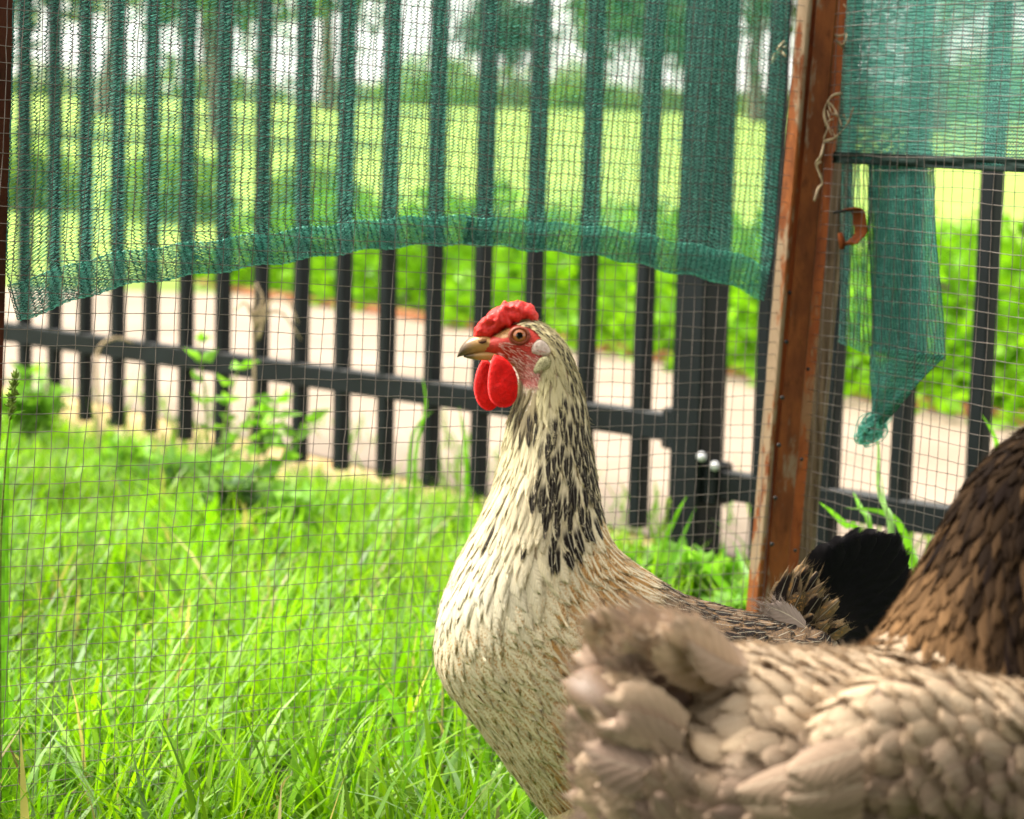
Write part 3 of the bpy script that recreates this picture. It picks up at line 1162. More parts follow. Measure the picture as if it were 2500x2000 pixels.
tuft('long blades leaning at the left post', [[(15, 1240), (20, 1100), (30, 1020), (65, 1000)], [(5, 1240), (12, 1150), (45, 1080)]], 1.62, M_blade, 0.006)


# seed stalks and dry stems
def stalk(label, pts, d, r, mat, seeds=0, name='seed_stalk'):
    p = [U(x, y, d) for x, y in pts]
    root = empty(name, (float(p[0][0]), float(p[0][1]), 0.0), label, 'grass stalk')
    g = p[0].copy()
    g[2] = 0.0
    full = catmull([g] + p if p[0][2] > 0.02 else p, 16)
    MB().tube(full, np.linspace(r, r * 0.5, 16), 5, CAMV).build('stem', mat, root, smooth=True)
    if seeds:
        mb = MB()
        head = full[-5:]
        for i in range(seeds):
            t = i / seeds * 3.99
            k = int(t)
            c = head[k] + (head[k + 1] - head[k]) * (t - k)
            dr = nrm(nrm(head[-1] - head[0]) + 0.5 * rng.normal(size=3))
            mb.tube([c, c + dr * 0.003, c + dr * 0.006], [0.0004, 0.0012, 0.0002], 4, CAMV)
        mb.build('seed_head', mat, root)
    return root


M_seed = simple('green_seed_head', (0.14, 0.21, 0.03), 0.7, 0.2, 0.4, 200)
stalk('green seed head of grass at the left post', [(0, 1420), (12, 1150), (24, 1020), (38, 915)], 1.56, 0.0011, M_seed, 60)
stalk('yellow green seed head beside the thick fence post', [(1600, 1420), (1620, 1320), (1632, 1220)], 2.3, 0.0011, M_seed, 40)
M_dry = simple('dry_stem', (0.22, 0.12, 0.07), 0.8, 0.1, 0.3, 120)
stalk('brown dry forked stem at the lower left corner', [(28, 2050), (45, 1950), (48, 1890), (20, 1820), (-10, 1795)], 1.66, 0.0016, M_dry, 0, 'dry_weed')
for i, l in enumerate(([(60, 1900), (85, 1880)], [(45, 1955), (100, 1960)], [(40, 1960), (52, 1962)])):
    pass
wl_ = stalk('pale dry grass plume arching in front of the fence rail', [(605, 1120), (620, 960), (618, 820), (622, 700)], 3.05, 0.003, M_straw, 30, 'dry_grass')
for (pts) in ([(628, 830), (650, 770), (690, 765), (735, 830)], [(622, 800), (660, 735), (700, 730), (728, 790)], [(622, 790), (600, 740), (570, 760)], [(625, 770), (640, 730), (625, 690)]):
    MB().tube(catmull([U(x, y, 3.05) for x, y in pts], 10), np.linspace(0.0035, 0.0012, 10), 5, CAMV).build('plume', M_straw, wl_, smooth=True)
stalk('pale dry blade curled over the left fence rail', [(240, 1000), (235, 900), (245, 845), (285, 825), (325, 835)], 3.6, 0.004, M_straw, 0, 'dry_grass')


# weeds at the fence
def weed(px, py, d, h, n, label, colA, colB, leaf=0.035):
    b = U(px, py, d)
    b = np.array((b[0], b[1], 0.0))
    root = empty('weed', tuple(b), label, 'weed', 'leafy weeds along the fence')
    mb = MB()
    P, D = [], []
    for i in range(n):
        a = rng.random() * 6.28
        rr = (0.02 + 0.07 * rng.random()) * (h / 0.25)
        hh = h * (0.55 + 0.45 * rng.random())
        pts = catmull([b, b + (math.cos(a) * rr * 0.4, math.sin(a) * rr * 0.4, hh * 0.6), b + (math.cos(a) * rr, math.sin(a) * rr, hh)], 8)
        mb.tube(pts, np.linspace(0.003, 0.001, 8), 5)
        for j in range(2, 8):
            for q in range(3):
                P.append(pts[j])
                a2 = rng.random() * 6.28
                D.append((math.cos(a2), math.sin(a2), 0.25 + 0.4 * rng.random()))
    mb.build('stem', M_seed, root)
    P, D = np.array(P), np.array(D)
    m = len(P)
    leaf_cloud(P, D, leaf * (0.6 + 0.8 * rng.random(m)), leaf * 0.6 * (0.6 + 0.6 * rng.random(m)), mixcol(m, colA, colB), 'leaves', M_leaf, root)


WA, WB = (0.14, 0.34, 0.02), (0.24, 0.48, 0.06)
weed(520, 1100, 3.1, 0.30, 3, 'tall thin weed crossing the fence rail at left', WA, WB, 0.03)
weed(625, 1120, 3.0, 0.22, 3, 'leafy weed below the dry plume at the fence', WA, WB, 0.035)
weed(440, 1090, 3.2, 0.10, 5, 'low broad weed in front of the fifth picket gap', WA, (0.16, 0.30, 0.12), 0.05)
weed(560, 1120, 2.9, 0.09, 6, 'low pale weed left of the leafy weed', (0.10, 0.2, 0.06), (0.18, 0.30, 0.14), 0.045)
weed(720, 1150, 2.9, 0.08, 5, 'low green weed right of the dry plume', WA, WB, 0.04)
weed(300, 1060, 3.4, 0.09, 5, 'low green weed under the curled dry blade', WA, WB, 0.045)
weed(70, 1030, 3.9, 0.15, 6, 'bushy weed at the far left pickets', WA, WB, 0.05)
weed(1700, 1470, 2.45, 0.10, 14, 'low bright weed at the foot of the thick post', (0.09, 0.26, 0.01), WB, 0.035)
weed(1560, 1460, 2.5, 0.08, 12, 'low bright weed left of the thick post', (0.09, 0.26, 0.01), WB, 0.035)
weed(1800, 1500, 2.3, 0.09, 12, 'low bright weed beside the pale rusty flange', (0.09, 0.26, 0.01), WB, 0.03)

# ------------------------------------------------------------------ debris on the corner post
def tangle(label, c, d, strands, seed):
    g = np.random.default_rng(seed)
    b = U(c[0], c[1], d)
    root = empty('dry_fibre', tuple(b), label, 'dry fibre', 'dry fibres caught on the corner post')
    for i, l in enumerate(strands):
        pts = catmull([U(x, y, d + 0.004 * g.normal()) for x, y in l], 16)
        MB().tube(pts, 0.0009 * (1 + 0.5 * np.sin(np.linspace(0, 9, 16))) * (1 if i < 3 else 0.5), 5, CAMV).build('strand', M_straw, root, smooth=True)


tangle('pale dry root loop caught on the wire beside the corner post', (2030, 290), 1.865,
       [[(2010, 345), (2040, 335), (2070, 300), (2085, 262)], [(2018, 310), (2012, 270), (2030, 235), (2055, 228)], [(2020, 250), (2035, 262), (2045, 285)], [(2022, 255), (2030, 275), (2042, 280)],
        [(2055, 310), (2045, 280), (2020, 245)], [(2010, 340), (2025, 300), (2020, 270)], [(2040, 335), (2030, 315)], [(2070, 300), (2060, 280)], [(2030, 330), (2020, 300), (2035, 290)],
        [(2095, 228), (2100, 245), (2110, 268)], [(2092, 225), (2095, 250), (2108, 262)]], 1)
tangle('small dry fibre curl high on the corner post', (2050, 90), 1.865,
       [[(2030, 85), (2050, 88), (2066, 82), (2064, 100), (2056, 115)], [(2032, 80), (2035, 92), (2056, 112)], [(2068, 20), (2072, 40), (2066, 82)], [(2060, 10), (2070, 30)], [(2065, 15), (2075, 25)]], 2)
tangle('thin dry string dangling down the corner post', (1998, 420), 1.865,
       [[(2012, 345), (2005, 380), (1992, 400), (2002, 430), (2008, 448), (1998, 460), (1988, 490)], [(2004, 395), (1996, 405), (2006, 440)]], 3)
tangle('fuzzy dry fibre clump at the right end of the wide cloth', (1900, 130), 1.87,
       [[(1885, 150), (1895, 125), (1910, 105)], [(1890, 140), (1900, 120), (1915, 100)], [(1888, 135), (1905, 125), (1918, 138)], [(1884, 155), (1892, 140)], [(1900, 130), (1912, 118), (1922, 110)],
        [(1893, 118), (1905, 112), (1920, 118)], [(1890, 150), (1900, 135), (1910, 130)]], 4)


def latch():
    c = on_plane(2066, 552, plR + nR * 0.012, nR)
    root = empty('rusty_latch', tuple(c), 'curled rusty metal latch plate on the wooden batten', 'latch')
    X, Y = MN[:3, 0], MN[:3, 1]
    vs, fs = [], []
    N, K = 14, 5
    for i in range(N + 1):
        a = -1.9 + 3.5 * i / N
        for j in range(K + 1):
            w = (j / K - 0.5)
            r = 0.0125 + 0.001 * math.sin(i * 1.3)
            vs.append(c + X * (r * math.cos(a) * 0.8 + 0.002) + Y * (r * math.sin(a) * 1.25) + CAMV * (w * 0.018 + 0.004) + X * w * 0.008)
    for i in range(N):
        for j in range(K):
            q = i * (K + 1) + j
            fs.append((q, q + 1, q + K + 2, q + K + 1))
    o = mesh_obj('plate', vs, fs, M_rustC, root, smooth=True)
    m = o.modifiers.new('thick', 'SOLIDIFY')
    m.thickness = 0.0012
    MB().tube([c + Y * 0.012 - X * 0.012, c + Y * 0.014, c + Y * 0.013 + X * 0.007], 0.0012, 6, CAMV).build('pin', M_nail, root)
    MB().tube([c - Y * 0.006 - X * 0.006, c - Y * 0.014 - X * 0.004, c - Y * 0.021 - X * 0.004], [0.002, 0.0032, 0.0022], 8, CAMV).build('tongue', M_rustC, root, smooth=True)


latch()

# ------------------------------------------------------------------ hens
class Surf:
    """closed tube lofted through rings; t in 0..1 from tail to head, th = 0 at the back, pi at the breast"""
    def __init__(self, secs, nt=220, nth=96, power=2.0):
        cen, av, w = [], [], []
        for (A, B, d, ww) in secs:
            a3, b3 = U(A[0], A[1], d), U(B[0], B[1], d)
            cen.append((a3 + b3) / 2)
            av.append((b3 - a3) / 2)
            w.append(ww)
        cen = catmull(cen, nt)
        av = catmull(av, nt)
        w = np.maximum(catmull(np.array(w)[:, None], nt)[:, 0], 0.001)
        k = np.ones(9) / 9
        tan = nrm(np.gradient(cen, axis=0))
        side = nrm(np.cross(tan, av))
        for _ in range(3):
            pad = np.vstack([side[:1]] * 4 + [side] + [side[-1:]] * 4)
            side = nrm(np.stack([np.convolve(pad[:, c], k, 'valid') for c in range(3)], 1))
        th = np.arange(nth) / nth * 2 * math.pi
        c, s = np.cos(th), np.sin(th)
        P = cen[:, None] + av[:, None] * c[None, :, None] + side[:, None] * (w[:, None] * s[None])[..., None]
        self.P, self.nt, self.nth = P, nt, nth
        self.cen = cen
        dt = np.gradient(P, axis=0)
        dh = (np.roll(P, -1, 1) - np.roll(P, 1, 1)) / 2
        N = nrm(np.cross(dt, dh))
        out = P - cen[:, None]
        N *= np.sign((N * out).sum(-1, keepdims=True).mean(axis=(0, 1)))
        self.N, self.dt, self.dh = N, dt * (nt - 1), dh * nth / (2 * math.pi)

    def _w(self, G, t, th):
        x = np.clip(t, 0, 1) * (self.nt - 1)
        i = np.minimum(x.astype(int), self.nt - 2)
        u = (x - i)[..., None]
        y = (th / (2 * math.pi) % 1.0) * self.nth
        j = y.astype(int) % self.nth
        v = (y - np.floor(y))[..., None]
        j2 = (j + 1) % self.nth
        return (G[i, j] * (1 - v) + G[i, j2] * v) * (1 - u) + (G[i + 1, j] * (1 - v) + G[i + 1, j2] * v) * u

    def at(self, t, th): return self._w(self.P, t, th)
    def nor(self, t, th): return nrm(self._w(self.N, t, th))
    def d_t(self, t, th): return self._w(self.dt, t, th)
    def d_h(self, t, th): return self._w(self.dh, t, th)

    def mesh(self, name, mat, parent, colf, step=2, shrink=0.0):
        P = (self.P - self.N * shrink)[::step, ::step]
        n, m = P.shape[:2]
        v = P.reshape(-1, 3)
        i, j = np.meshgrid(np.arange(n - 1), np.arange(m), indexing='ij')
        k = (j + 1) % m
        f = np.stack([i * m + j, i * m + k, (i + 1) * m + k, (i + 1) * m + j], -1).reshape(-1, 4)
        v = np.vstack([v, P[0].mean(0), P[-1].mean(0)])
        a, b = n * m, n * m + 1
        jj = np.arange(m)
        caps = np.concatenate([np.stack([np.full(m, a), (jj + 1) % m, jj, jj], -1), np.stack([np.full(m, b), (n - 1) * m + jj, (n - 1) * m + (jj + 1) % m, (n - 1) * m + (jj + 1) % m], -1)])
        faces = [tuple(q) for q in f] + [tuple(q[:3]) for q in caps]
        tt = np.repeat(np.arange(n) / (n - 1), m)
        hh = np.tile(np.arange(m) / m * 2 * math.pi, n)
        tt = np.concatenate([tt, [0, 1]])
        hh = np.concatenate([hh, [0, 0]])
        c = np.ones((len(v), 4))
        c[:, :3] = colf(tt, hh, v)
        return mesh_obj(name, v, faces, mat, parent, attrs={'fcol': c}, smooth=True)


NVV = np.array([0, 0.2, 0.4, 0.6, 0.78, 0.91, 1.0])
NUU = np.linspace(-1, 1, 7)
fv, fu = [g.ravel() for g in np.meshgrid(NVV, NUU, indexing='ij')]
_n, _m = len(NVV), len(NUU)
FQ = np.array([(i * _m + j, i * _m + j + 1, (i + 1) * _m + j + 1, (i + 1) * _m + j) for i in range(_n - 1) for j in range(_m - 1)])
FUV = np.stack([fu * 0.5 + 0.5, fv], 1)


def width_profile(v, shape):
    rnd = np.where(v < 0.55, 0.5 + 0.5 * np.sin(v / 0.55 * math.pi / 2), np.clip(1 - (np.clip(v - 0.5, 0, 1) / 0.51) ** 3.2, 0.02, 1) ** 0.5)
    lan = np.where(v < 0.4, 0.55 + 0.45 * np.sin(v / 0.4 * math.pi / 2), np.clip(1 - ((v - 0.4) / 0.62) ** 1.7, 0.05, 1))
    return rnd * (1 - shape) + lan * shape


def feather_verts(S, t, th, L, Wd, yaw, lift, camber, sink, shape, jit=0.06, gap=None):
    """feathers wrapped on the surface: (n, verts, 3)"""
    n = len(t)
    gt, gh = S.d_t(t, th), S.d_h(t, th)
    lt, lh = np.linalg.norm(gt, axis=1), np.linalg.norm(gh, axis=1)
    sh = np.asarray(shape)[:, None]
    wv = width_profile(fv[None], sh)
    a = L[:, None] * (fv[None] + jit * rng.normal(size=(n, len(fv))) * (fv[None] > 0.85))
    b = Wd[:, None] * 0.5 * wv * fu[None] * (1 + 0.05 * rng.normal(size=(n, len(fv))))
    # round the tip: side columns end earlier
    a = a - L[:, None] * (0.16 - 0.04 * sh) * (fu[None] ** 2) * (fv[None] ** 3)
    cy, sy = np.cos(yaw)[:, None], np.sin(yaw)[:, None]
    aa, bb = a * cy - b * sy, a * sy + b * cy
    T = t[:, None] - aa / np.maximum(lt, 1e-4)[:, None]
    H = th[:, None] + bb / np.maximum(lh, 2e-3)[:, None]
    p = S.at(T, H)
    nn = S.nor(T, H)
    # past the tail end feathers run straight on
    over = np.clip(-T, 0, None) * lt[:, None]
    p = p - nrm(gt)[:, None] * over[..., None]
    hgt = sink[:, None] + lift[:, None] * L[:, None] * fv[None] ** 1.3 + camber[:, None] * Wd[:, None] * (1 - fu[None] ** 2) * np.sin(np.clip(fv[None] * 1.0, 0, 1) * math.pi * 0.62)
    return p + nn * hgt[..., None]


def scatter(S, n_try, rad_f, ok_f, seed, maxn=4000):
    """Poisson-like points on the surface: returns t, th"""
    g = np.random.default_rng(seed)
    area = np.linalg.norm(np.cross(S.dt, S.dh), axis=-1)
    pr = area.ravel() / area.sum()
    idx = g.choice(len(pr), n_try, p=pr)
    t = (idx // S.nth + g.random(n_try) - 0.5) / (S.nt - 1)
    th = (idx % S.nth + g.random(n_try) - 0.5) / S.nth * 2 * math.pi
    t = np.clip(t, 0, 1)
    P = S.at(t, th)
    ok = ok_f(t, th, P)
    t, th, P = t[ok], th[ok], P[ok]
    rad = rad_f(t, th, P)
    keep, cell, cs = [], {}, 0.014
    for i in range(len(t)):
        c = tuple((P[i] / cs).astype(int))
        hit = False
        for dx in (-1, 0, 1):
            for dy in (-1, 0, 1):
                for dz in (-1, 0, 1):
                    for j in cell.get((c[0] + dx, c[1] + dy, c[2] + dz), ()):
                        dd = P[i] - P[j]
                        if dd[0] * dd[0] + dd[1] * dd[1] + dd[2] * dd[2] < rad[i] * rad[i]:
                            hit = True
                            break
                    if hit: break
                if hit: break
            if hit: break
        if not hit:
            cell.setdefault(c, []).append(i)
            keep.append(i)
            if len(keep) >= maxn: break
    k = np.array(keep)
    return t[k], th[k], P[k]


def emit(V, col, pat, mat, parent, n_single, hidden=None, name='feather', joined='plumage', fl=None):
    """the feathers that show largest become parts, the rest one mass"""
    n = len(V)
    if fl: down(V, col, parent, *fl)
    c = V.mean(1)
    nx_ = np.cross(V[:, 3 * _m + 5] - V[:, 3 * _m + 1], V[:, 5 * _m + 3] - V[:, 1 * _m + 3])
    area = np.linalg.norm(nx_, axis=1)
    vd = nrm(MN[:3, 3] - c)
    face = np.abs((nrm(nx_) * vd).sum(1))
    px, py, d = PX(c)
    score = area * face / d ** 2
    inn = (px > 0) & (px < W0) & (py > 0) & (py < H0)
    front = (nrm(c - parent['_axis_pt']) * vd).sum(1) > -0.1 if False else np.ones(n, bool)
    score = np.where(inn & front, score, 0)
    if hidden is not None: score = np.where(hidden(px, py), 0, score)
    order = np.argsort(-score)
    single = [i for i in order[:n_single] if score[i] > 0]
    sset = set(single)
    rest = np.array([i for i in range(n) if i not in sset])
    C = np.ones((n, len(fv), 4))
    C[..., :3] = col[:, None]
    Pt = np.repeat(pat[:, None], len(fv), 1)
    for i in single:
        mesh_obj(name, V[i], FQ, mat, parent, uv=FUV, attrs={'fcol': C[i], 'fpat': Pt[i]}, smooth=True)
    if len(rest):
        F = (FQ[None] + (np.arange(len(rest)) * len(fv))[:, None, None]).reshape(-1, 4)
        o = mesh_obj(joined, V[rest].reshape(-1, 3), F, mat, parent, uv=np.tile(FUV, (len(rest), 1)),
                     attrs={'fcol': C[rest].reshape(-1, 4), 'fpat': Pt[rest].reshape(-1, 4)}, smooth=True)
        o['kind'] = 'stuff'


def down(V, col, parent, n_per, length, width, spread=0.5, lift=0.25):
    """loose barbs fraying from the outer edge of every feather"""
    n = len(V)
    k = n_per
    row = rng.choice([3, 4, 5, 6], size=(n, k), p=[0.15, 0.25, 0.3, 0.3])
    cidx = np.where(row < 6, rng.choice([0, 1, 5, 6], size=(n, k)), rng.integers(0, _m, size=(n, k)))
    fi = np.arange(n)[:, None]
    p0 = V[fi, row * _m + cidx]
    prev = V[fi, (row - 1) * _m + cidx]
    mid = V[fi, row * _m + 3]
    d = nrm(p0 - prev) + spread * 1.2 * nrm(p0 - mid + 1e-6) * (cidx != 3)[..., None] + spread * rng.normal(size=(n, k, 3)) * 0.5
    nn = nrm(np.cross(V[:, 3 * _m + 5] - V[:, 3 * _m + 1], V[:, 5 * _m + 3] - V[:, _m + 3]))
    flip = np.sign((nn * (MN[:3, 3] - V.mean(1))).sum(1, keepdims=True))
    d = nrm(d + (nn * flip)[:, None] * lift * rng.random((n, k, 1)))
    L = length * (0.4 + 0.9 * rng.random((n, k, 1)))
    side = nrm(np.cross(d, nrm(MN[:3, 3] - p0)))
    c1 = p0 + d * L * 0.5 + rng.normal(size=(n, k, 3)) * length * 0.06
    c2 = p0 + d * L + rng.normal(size=(n, k, 3)) * length * 0.18
    p0 = p0 - d * L * 0.4
    v = np.stack([p0 + side * width, p0 - side * width, c1 + side * width * 0.8, c1 - side * width * 0.8, c2], 2).reshape(-1, 3)
    b = (np.arange(n * k) * 5)[:, None]
    f = np.concatenate([b + np.array([[0, 1, 3]]), b + np.array([[0, 3, 2]]), b + np.array([[2, 3, 4]])], 0)
    fc = np.ones((n, k * 5, 4))
    fc[..., :3] = np.clip(col[:, None] * (0.95 + 0.25 * rng.random((n, k, 1))).repeat(5, 1), 0, 0.9)
    o = mesh_obj('down', v, f, M_down, parent, attrs={'fcol': fc.reshape(-1, 4)})
    o['kind'] = 'stuff'


M_down = leaf_mat('downy_barbs', 0.3, 0.9, 0.0, (1.0, 0.97, 0.94))


def facing(S, t, th):
    p = S.at(t, th)
    return (S.nor(t, th) * nrm(MN[:3, 3] - p)).sum(-1)


def feather_mat(name, dark, gold, edge_col=None, edge_amt=0.0, sheen=0.0, streak=(0.62, 0.36), spec=0.1, fray=0.5, trans=0.2):
    """fcol: vane colour; fpat r: dark centre streak, g: brown stipple, b: random, a: shaft paleness"""
    k = NT(name)
    col = k.attr('fcol').outputs['Color']
    pa = k.attr('fpat')
    sp = k.n('ShaderNodeSeparateColor')
    k.put(sp.inputs[0], pa.outputs['Color'])
    D, G, R = sp.outputs[0], sp.outputs[1], sp.outputs[2]
    uvn = k.n('ShaderNodeUVMap')
    s2 = k.n('ShaderNodeSeparateXYZ')
    k.put(s2.inputs[0], uvn.outputs[0])
    au = k.math('ABSOLUTE', k.math('MULTIPLY_ADD', s2.outputs[0], 2.0, -1.0))
    v = s2.outputs[1]
    cmb = k.n('ShaderNodeCombineXYZ')
    k.put(cmb.inputs[0], k.math('MULTIPLY_ADD', R, 37.0, s2.outputs[0]))
    k.put(cmb.inputs[1], k.math('MULTIPLY', R, 91.0))
    k.put(cmb.inputs[2], k.math('MULTIPLY', v, 2.2))
    n1 = k.noise(3.2, 3, 0.6, cmb.outputs[0])
    n2 = k.noise(9.0, 3, 0.65, cmb.outputs[0])
    # dark streak down the middle towards the tip, with ragged borders
    ragged = k.math('ADD', au, k.math('MULTIPLY_ADD', n1, 0.7, -0.35))
    st = k.math('MULTIPLY', k.step(ragged, streak[0], streak[1]), k.step(v, 0.22, 0.5))
    st = k.math('MULTIPLY', st, k.step(v, 1.01, 0.90))
    st = k.math('MULTIPLY', st, k.step(k.math('ADD', D, k.math('MULTIPLY_ADD', n2, 0.5, -0.25)), 0.25, 0.55))
    # stippling between shaft and edge
    band = k.math('MULTIPLY', k.step(au, 0.08, 0.25), k.step(au, 0.92, 0.6))
    band = k.math('MULTIPLY', band, k.step(v, 0.98, 0.86))
    gp = k.math('MULTIPLY', band, k.step(k.math('ADD', n2, k.math('MULTIPLY_ADD', G, 0.5, -0.25)), 0.45, 0.6))
    gp = k.math('MULTIPLY', gp, k.step(G, 0.02, 0.35))
    c = k.mix(gp, col, gold)
    dk2 = k.math('MULTIPLY', gp, k.math('MULTIPLY', k.step(n1, 0.5, 0.62), k.step(G, 0.55, 0.9)))
    c = k.mix(dk2, c, tuple(0.35 * x + 0.65 * y for x, y in zip((0.16, 0.085, 0.035), dark)) if dark[0] < 0.01 else (0.13, 0.07, 0.03))
    c = k.mix(st, c, dark)
    if edge_col is not None:
        ed = k.math('MULTIPLY', k.step(k.math('MAXIMUM', au, k.math('MULTIPLY', v, 0.97)), 0.82, 0.95), edge_amt)
        c = k.mix(ed, c, edge_col)
    sh = k.math('MULTIPLY', k.step(au, 0.07, 0.02), pa.outputs['Alpha'])
    c = k.mix(sh, c, (0.75, 0.68, 0.52))
    # barbs: fine lines slanting from shaft to edge
    ph = k.math('MULTIPLY_ADD', au, -16.0, k.math('MULTIPLY', v, 44.0))
    ph = k.math('ADD', ph, k.math('MULTIPLY', n1, 6.0))
    barb = k.math('SINE', ph)
    cb3 = k.n('ShaderNodeCombineXYZ')
    k.put(cb3.inputs[0], k.math('MULTIPLY_ADD', R, 71.0, k.math('MULTIPLY', au, 1.5)))
    k.put(cb3.inputs[1], k.math('MULTIPLY_ADD', au, -9.0, k.math('MULTIPLY', v, 34.0)))
    n4 = k.noise(1.0, 3, 0.65, cb3.outputs[0])
    vv = k.math('ADD', k.math('MULTIPLY_ADD', barb, 0.05, 0.70), k.math('MULTIPLY', n4, 0.60))
    nd = k.n('ShaderNodeVectorMath', operation='SCALE')
    k.put(nd.inputs[0], c)
    k.put(nd.inputs[3], vv)
    k.set(nd.outputs[0], 0.75, spec)
    cb2 = k.n('ShaderNodeCombineXYZ')
    k.put(cb2.inputs[0], k.math('MULTIPLY_ADD', R, 53.0, k.math('MULTIPLY', au, 1.2)))
    k.put(cb2.inputs[1], k.math('MULTIPLY_ADD', au, -6.0, k.math('MULTIPLY', v, 26.0)))
    n3 = k.noise(1.0, 2, 0.6, cb2.outputs[0])
    e = k.math('MAXIMUM', au, k.math('POWER', v, 1.6))
    k.put(k.b.inputs['Alpha'], k.step(k.math('ADD', e, k.math('MULTIPLY_ADD', n3, fray, -0.5 * fray)), 1.0, 0.90))
    if trans:
        tr = k.n('ShaderNodeBsdfTranslucent')
        k.put(tr.inputs['Color'], nd.outputs[0])
        mx = k.n('ShaderNodeMixShader')
        mx.inputs[0].default_value = trans
        tp = k.n('ShaderNodeBsdfTransparent')
        m2 = k.n('ShaderNodeMixShader')
        al = k.b.inputs['Alpha'].links[0].from_socket
        k.t.links.remove(k.b.inputs['Alpha'].links[0])
        k.t.links.new(k.b.outputs[0], mx.inputs[1])
        k.t.links.new(tr.outputs[0], mx.inputs[2])
        k.t.links.new(al, m2.inputs[0])
        k.t.links.new(tp.outputs[0], m2.inputs[1])
        k.t.links.new(mx.outputs[0], m2.inputs[2])
        k.t.links.new(m2.outputs[0], k.out.inputs['Surface'])
    k.bump(barb, 0.22, 0.0004)
    try:
        k.b.inputs['Sheen Weight'].default_value = sheen
        k.b.inputs['Sheen Roughness'].default_value = 0.5
    except KeyError:
        pass
    return k.m


def skin_mat():
    k = NT('red_bare_skin')
    col = k.attr('fcol').outputs['Color']
    n1 = k.noise(900, 3, 0.6, k.pos())
    c = k.mix(k.step(n1, 0.35, 0.7), col, k.mix(1.0, col, (0.62, 0.5, 0.45), 'MULTIPLY'))
    k.set(c, 0.5, 0.3)
    k.b.inputs['Subsurface Weight'].default_value = 0.15
    k.b.inputs['Subsurface Radius'].default_value = (0.003, 0.001, 0.0006)
    k.bump(n1, 0.5, 0.0006)
    return k.m


M_skin = skin_mat()
M_f1 = feather_mat('speckled_feathers', (0.016, 0.012, 0.011), (0.42, 0.225, 0.075), None, 0, 0.0, (0.78, 0.50), fray=0.3)
M_f2 = feather_mat('buff_feathers', (0.05, 0.03, 0.02), (0.3, 0.2, 0.12), (0.13, 0.08, 0.05), 0.6, 0.0, fray=0.45, trans=0.25)
M_f2t = feather_mat('buff_tail_feathers', (0.05, 0.03, 0.02), (0.3, 0.2, 0.12), (0.44, 0.34, 0.25), 0.35, 0.0, fray=0.4, trans=0.15)
M_f3 = feather_mat('dark_hackle', (0.012, 0.010, 0.010), (0.16, 0.09, 0.04), None, 0, 0.0, (0.95, 0.6), spec=0.02, trans=0.1)
M_ft = feather_mat('black_tail', (0.004, 0.004, 0.005), (0.02, 0.015, 0.012), spec=0.05, fray=0.15, trans=0.0)


def lerp(a, b, t):
    t = np.clip(t, 0, 1)
    if np.ndim(a) or np.ndim(b): t = t[:, None] if np.ndim(t) == 1 else t
    return np.asarray(a) * (1 - t) + np.asarray(b) * t


# ---- speckled hen --------------------------------------------------
H1 = [((1995, 1600), (1985, 1545), 1.530, 0.012), ((1935, 1760), (1930, 1508), 1.510, 0.048), ((1830, 1900), (1850, 1502), 1.480, 0.070), ((1700, 2010), (1745, 1478), 1.450, 0.082),
      ((1560, 2080), (1640, 1445), 1.420, 0.088), ((1420, 2060), (1560, 1392), 1.395, 0.087), ((1290, 1930), (1503, 1345), 1.375, 0.080), ((1160, 1765), (1480, 1305), 1.365, 0.070),
      ((1074, 1650), (1470, 1262), 1.358, 0.060), ((1068, 1530), (1463, 1220), 1.354, 0.052), ((1102, 1415), (1456, 1170), 1.352, 0.045), ((1150, 1310), (1448, 1110), 1.350, 0.038),
      ((1196, 1210), (1440, 1050), 1.350, 0.033), ((1221, 1120), (1430, 985), 1.350, 0.0285), ((1236, 1040), (1418, 930), 1.350, 0.0245), ((1256, 978), (1402, 880), 1.350, 0.0215),
      ((1262, 935), (1378, 832), 1.350, 0.0195), ((1256, 908), (1340, 797), 1.350, 0.018), ((1238, 889), (1298, 778), 1.350, 0.0165), ((1214, 877), (1254, 786), 1.350, 0.0140),
      ((1192, 871), (1216, 806), 1.350, 0.0105), ((1174, 866), (1188, 820), 1.350, 0.0078), ((1166, 862), (1172, 834), 1.350, 0.004)]
NS1 = len(H1) - 1
S1 = Surf(H1)
b1 = on_ground(1500, 2500)
ctr = S1.cen[70]
hen1 = empty('hen', (float(ctr[0]), float(ctr[1]), 0.0), 'speckled cream hen with red comb standing upright before the wire mesh', 'hen', 'hens in the pen')


def face_zone(x, y):
    """bare red face in photo pixels: 1 inside"""
    poly = [(1160, 800), (1215, 790), (1262, 792), (1300, 803), (1325, 828), (1335, 850), (1322, 880), (1318, 915), (1312, 950), (1285, 948), (1255, 920), (1225, 890), (1150, 885)]
    ins = np.zeros(np.shape(x), bool)
    j = len(poly) - 1
    for i in range(len(poly)):
        xi, yi = poly[i]
        xj, yj = poly[j]
        c = ((yi > y) != (yj > y)) & (x < (xj - xi) * (y - yi) / (yj - yi + 1e-9) + xi)
        ins ^= c
        j = i
    return ins


def body1_col(t, th, v):
    x, y, _ = PX(v)
    c = np.tile(np.array((0.60, 0.52, 0.37)), (len(v), 1))
    head = (t * NS1 > 14.5)
    face = face_zone(x, y) & head
    pale = 0.6 * np.clip((x - 1235) / 60, 0, 1) * np.clip((y - 855) / 40, 0, 1)
    red = np.array((0.50, 0.035, 0.02)) * (1 - pale[:, None]) + np.array((0.52, 0.24, 0.21)) * pale[:, None]
    c[face] = red[face]
    tan = face & (np.hypot((x - 1225) / 25, (y - 812) / 14) < 1)
    c[tan] = (0.42, 0.22, 0.08)
    c[(t * NS1 < 6)] = (0.16, 0.10, 0.06)
    return c


